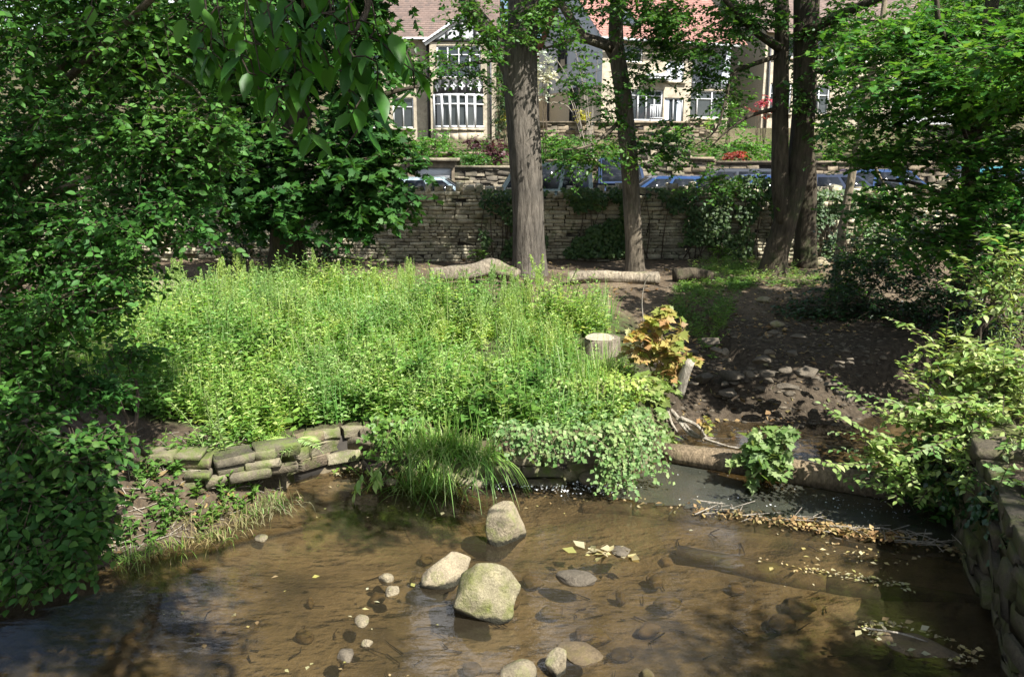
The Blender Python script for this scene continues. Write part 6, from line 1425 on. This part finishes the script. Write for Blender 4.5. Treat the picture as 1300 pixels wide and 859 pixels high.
mb = MB(); tube(mb, [P(.25, -.1, 0), P(.25, -.1, EZ - .2)], [.06, .06], 8, 1); mb.build('drain_pipe', pipe_m, h3)
mb = MB(); box(mb, P(6, 4, EZ + 3.4), (1.1, .8, 1.8), yaw); mb.build('chimney', S['house'], rf)
# ---- white house further right
yaw = R(10); o = np.array([*at_y(1070, 155, 47)[:2], 4.9]); dx, nb, P = house_frame(o, yaw); h4 = thing('white_house', 'white rendered house glimpsed through leaves right of the twin tree', 'house', o)
ws = [(.6 + 2.4 * k, 1.9 + 2.4 * k, z0, z0 + 1.4) for k in range(4) for z0 in (.8, 3.5)]; EZ = 5.6
mb = MB(); wall_holes(mb, o, dx, 10, EZ, ws, .2); mb.add([P(0, 0, 0), P(0, 8, 0), P(0, 8, EZ), P(0, 4, EZ + 3), P(0, 0, EZ)], [(4, 3, 2, 1, 0)]); mb.build('wall', render_w, h4)
for q in ws: window(h4, o, dx, *q, 2, (.65,), .12)
mb = MB(); roof_plane(mb, P(-.25, -.4, EZ - .05), P(10.3, -.4, EZ - .05), P(10.3, 4, EZ + 3.1), P(-.25, 4, EZ + 3.1)); roof_plane(mb, P(10.3, 8.4, EZ - .05), P(-.25, 8.4, EZ - .05), P(-.25, 4, EZ + 3.1), P(10.3, 4, EZ + 3.1)); mb.build('roof', brown_t, h4)

# ------------------------------------------------------------------ garden walls, garage
def gwall(label, px0, px1, Y, ytop, mat, seed, zb=.95, name='garden_wall', ch=(.1, .2), lo=.2, hi=.5, cap=True):
    a, b = at_y(px0, ytop, Y), at_y(px1, ytop, Y); t = thing(name, label, 'wall', ((a[0] + b[0]) / 2, Y, zb)); lw, cw = MB(), MB()
    rubble_wall(lw, [a[:2], b[:2]], zb - .05, a[2], .3, lo, hi, ch, seed, core=cw); lw.build('stones', mat, t); cw.build('wall_core', S['mort'], t)
    if cap: mb = MB(); box(mb, ((a[0] + b[0]) / 2, Y, a[2] + .05), (b[0] - a[0], .42, .09)); mb.build('coping', mat, t)
gwall('grey garden wall right of the white garage door', 578, 690, 26.8, 214, S['gdark'], 1)
gwall('pale sunlit garden wall left of the dark blue van', 693, 757, 26.8, 206, S['garden'], 2)
gwall('tall shaded garden wall above the bright blue hatchback', 804, 868, 26.8, 185, S['gdark'], 3)
gwall('tan garden wall left of the blue car with the sunlit bonnet', 868, 905, 26.8, 203, S['garden'], 13)
gwall('long pale garden wall behind the parked cars on the right', 908, 1330, 26.8, 208, S['garden'], 4)
gwall('long garden wall hidden behind the left trees', 250, 515, 26.8, 212, S['gdark'], 5)
gwall('sunlit terrace retaining wall below the red roofed house', 684, 905, 37.9, 157, S['garden'], 6, zb=3.4)
gwall('low garden wall below the stone house', 505, 640, 33, 196, S['garden'], 7, zb=2.9)
ga, gb_ = at_y(517, 205, 26.6), at_y(577, 205, 26.6)
t = thing('garage', 'low stone garage with a white up and over door', 'garage', ((ga[0] + gb_[0]) / 2, 26.6, .95)); W_ = gb_[0] - ga[0]; o = np.array([ga[0], 26.6, .95]); dx = np.array([1.0, 0]); zt = ga[2] - .95; zd = at_y(540, 213, 26.6)[2] - .95
mb = MB(); wall_holes(mb, o, dx, W_, zt, [(.25, W_ - .1, .0, zd)], .25); box(mb, (ga[0] + W_ / 2, 28.4, .95 + zt / 2), (W_, 2.8, zt - .01)); mb.build('wall', S['garden'], t)
mb = MB(); box(mb, (ga[0] + W_ / 2, 28.2, ga[2] + .06), (W_ + .2, 3.6, .11)); mb.build('roof', S['gdark'], t)
mb = MB()
for k in range(5): box(mb, (ga[0] + W_ / 2 + .07, 26.7, 1.0 + zd * (k + .5) / 5 - .05), (W_ - .36, .05 + .012 * (k % 2), zd / 5 - .015))
mb.build('garage_door', white, t)

# ------------------------------------------------------------------ garden plants
def gshrub(name, label, px, py, Y, rx, ry, n, leaf, L=.13, cat='shrub', tmpl=T_SIMPLE, asp=.6, lift=0, rows=1, **kw):
    s = Y / 1000; c = at_y(px, py, Y); b = np.array([c[0], Y, hz(c[0], Y)])
    cr = [(c, (rx * s, rx * s * .8, ry * s), n)]
    return bush(name, label, b, cr, leaf, L, asp, tmpl, cat=cat, seed=int(px) % 17, stems=4, gap=-.5, slen=.35, **kw)
gs = [('garden_shrub', 'bright green shrub below the bay window', 552, 182, 31, 26, 15, 700, 'bright'), ('garden_shrub', 'sunny green shrub at the foot of the stone house left of the bay', 520, 188, 31, 24, 12, 500, 'bright'), ('clipped_shrub', 'rounded clipped dark green shrub above the grey garden wall', 600, 204, 28, 20, 11, 900, 'oak'),
      ('purple_shrub', 'dark purple leaved shrub left of the large grey trunk', 628, 193, 29, 22, 17, 900, 'purple'), ('garden_shrub', 'dull reddish shrub above the rounded clipped shrub', 604, 180, 32, 14, 10, 300, 'purple'), ('garden_shrub', 'light green shrub just right of the large grey trunk', 702, 190, 29, 22, 28, 900, 'bright'),
      ('yellow_shrub', 'yellow flowering shrub against the grey gable end', 739, 146, 37.4, 9, 10, 300, 'yel'), ('yellow_shrub', 'yellow green shrub between the stone house and the large trunk', 642, 152, 36, 8, 16, 260, 'yel'), ('white_shrub', 'white flowering climber right of the large grey trunk', 692, 98, 30, 14, 36, 700, 'white'),
      ('conifer_column', 'tall dark conifer between the two houses', 634, 125, 34, 10, 50, 1300, 'conif'), ('garden_shrub', 'dark green shrub above the drive', 845, 182, 28, 34, 18, 900, 'oak'), ('garden_shrub', 'dark shrub left of the drive under the slim tree', 722, 190, 28.2, 30, 14, 700, 'oak'),
      ('garden_shrub', 'bright green shrub on the terrace edge', 858, 168, 33, 22, 12, 420, 'bright'), ('garden_shrub', 'tall sunny shrub right of the recessed wing', 925, 148, 33, 26, 26, 900, 'bright'), ('garden_shrub', 'small yellow green plant below the wing window', 897, 158, 36, 9, 8, 160, 'weedy'), ('garden_shrub', 'leafy shrub left of the twin tree above the garden wall', 948, 186, 29, 32, 20, 900, 'bright'),
      ('red_maple_shrub', 'red leaved maple shrub above the garden wall', 934, 196, 28, 15, 6, 260, 'red'), ('pink_shrub', 'pink flowering shrub seen left of the twin tree', 973, 128, 36, 12, 8, 240, 'pink'), ('red_maple_shrub', 'red leaved shrub seen between the twin stems', 965, 142, 36, 18, 8, 220, 'red'), ('garden_shrub', 'green hedge like shrub right of the twin tree', 1062, 166, 32, 36, 16, 900, 'bright'),
      ('garden_shrub', 'dark laurel right of the thin pale trunk', 1150, 180, 30, 60, 34, 1500, 'oak'), ('garden_shrub', 'dark laurel in the garden at the far right', 1250, 170, 30, 60, 40, 1500, 'oak'), ('garden_shrub', 'shaded shrub in the garden at the far left', 420, 170, 30, 60, 30, 1200, 'oak'), ('garden_shrub', 'shaded green shrub left of the stone house', 465, 180, 31, 24, 16, 400, 'oak')]
for nm, lab, px, py, Y, rx, ry, n, lf in gs: gshrub(nm, lab, px, py, Y, rx, ry, n, G[lf], .12 if lf not in ('conif',) else .16, asp=.6 if lf != 'conif' else .2)
# bare pale twigs in front of the grey gable
t = thing('bare_shrub', 'bare pale arching twigs in front of the grey gable end', 'shrub', (at_y(735, 160, 27.6)[0], 27.6, 2.4)); mb = MB(); r = np.random.default_rng(6); b0 = np.array([at_y(750, 190, 27.6)[0], 27.6, 2.4])
for k in range(12):
    e = at_y(r.uniform(700, 770), r.uniform(65, 140), 27 + r.uniform(-.5, .5)); m_ = (b0 + e) / 2 + [0, 0, r.uniform(.3, .9)]; tube(mb, [b0 + r.normal(size=3) * .1, m_, e, e + (e - m_) * .25 - [0, 0, .2]], [.014, .01, .008, .004], 4, 4); mb.build('twig', B['dead'], t); mb = MB()

# trees behind the houses and along the road
bt = [(-16, 58, 9, 'tall tree behind the stone house to its left'), (-7.5, 56, 11, 'tall tree rising behind the stone house'), (-.6, 52, 9, 'light green tree in the gap between the two houses'), (13, 60, 12, 'tree behind the red roofed house'), (22, 58, 12, 'tree behind the white house'), (31, 52, 11, 'tree at the far right beyond the gardens'), (-25, 50, 11, 'tree at the far left beyond the gardens'), (24, 36, 8, 'garden tree right of the white house'), (-14, 36, 8, 'garden tree left of the stone house'), (17.5, 31, 6.5, 'garden tree behind the right parked cars'), (33, 34, 9, 'garden tree at the right margin')]
for k, (x, y, h, lab) in enumerate(bt):
    zb_ = hz(x, y); tree('background_tree', lab, (x, y, zb_), [([(x, y, zb_ - .2), (x + .2, y, zb_ + h * .45), (x, y, zb_ + h * .85)], [.3, .22, .08])], [],
         [((x + rng.normal() * h * .12, y + rng.normal() * h * .1, zb_ + h * f), (h * s_, h * s_, h * s_ * .7), int(1500 * s_ / .25)) for f, s_ in ((.4, .26), (.6, .32), (.8, .26), (.95, .16))], B['second'], G['bright'] if k == 2 else G['oak'], .3, .6, seed=100 + k, seg=8, slen=1.2, twig=.015, gap=-.3, group='trees beyond the houses')
wd_m = MB(); pts = []
r = np.random.default_rng(9)
for k in range(70):
    x = r.uniform(-90, 90); y = r.uniform(64, 95); pts.append(((x, y, float(base_z(np.array([x]), np.array([y]))[0]) + r.uniform(3, 7)), (4.5, 3.5, 4), 330))
crown(wd_m, None, pts, .75, .6, seed=77, slen=2, gap=-.6)
tag(wd_m.build('distant_wood', G['oak']), 'distant wooded hillside behind the houses', 'wood', None, 'stuff')
# ------------------------------------------------------------------ light, sky, camera
SUN_AZ, SUN_EL = R(45), R(50)     # azimuth from behind the camera towards its right
sv = np.array([math.sin(SUN_AZ) * math.cos(SUN_EL), -math.cos(SUN_AZ) * math.cos(SUN_EL), math.sin(SUN_EL)])
sd = bpy.data.lights.new('sun', 'SUN'); sd.energy = 4.9; sd.angle = R(.4); sd.color = (1, .965, .9)
so = bpy.data.objects.new('sun', sd); C.objects.link(so)
so.rotation_euler = Vector(sv).to_track_quat('Z', 'Y').to_euler()
wd = bpy.data.worlds.new('World'); bpy.context.scene.world = wd; wd.use_nodes = True
nt = wd.node_tree; nt.nodes.clear()
sk = nt.nodes.new('ShaderNodeTexSky'); sk.sky_type = 'NISHITA'; sk.sun_disc = False
sk.sun_elevation = SUN_EL; sk.sun_rotation = math.atan2(sv[0], sv[1]); sk.air_density = 1.0; sk.dust_density = 1.0
bg = nt.nodes.new('ShaderNodeBackground'); bg.inputs[1].default_value = .055
wo = nt.nodes.new('ShaderNodeOutputWorld')
tc = nt.nodes.new('ShaderNodeTexCoord'); cn = noise(nt, tc.outputs['Generated'], 2.6, 6, .6)
nt.links.new(mix(nt, ramp(nt, cn, [(.5, (0, 0, 0)), (.62, (1, 1, 1))]), sk.outputs[0], (14.0, 14.4, 15.2)), bg.inputs[0]); nt.links.new(bg.outputs[0], wo.inputs[0])
cd = bpy.data.cameras.new('camera'); cam = bpy.data.objects.new('camera', cd); C.objects.link(cam)
cd.sensor_fit = 'HORIZONTAL'; cd.sensor_width = 36; cd.lens = 36 * FPX / W0; cd.clip_end = 2000; cd.clip_start = .05
cam.location = (0, 0, EYE); cam.rotation_euler = (math.pi / 2 - PITCH, 0, 0)
sc = bpy.context.scene; sc.camera = cam
sc.view_settings.view_transform = 'Standard'; sc.view_settings.look = 'None'; sc.view_settings.gamma = 1; sc.view_settings.exposure = 1.55
sc.view_settings.use_curve_mapping = False
sc.render.engine = 'CYCLES'
cy = sc.cycles; cy.max_bounces = 7; cy.diffuse_bounces = 3; cy.glossy_bounces = 3; cy.transmission_bounces = 4; cy.transparent_max_bounces = 8
cy.caustics_reflective = False; cy.caustics_refractive = False; cy.use_denoising = True
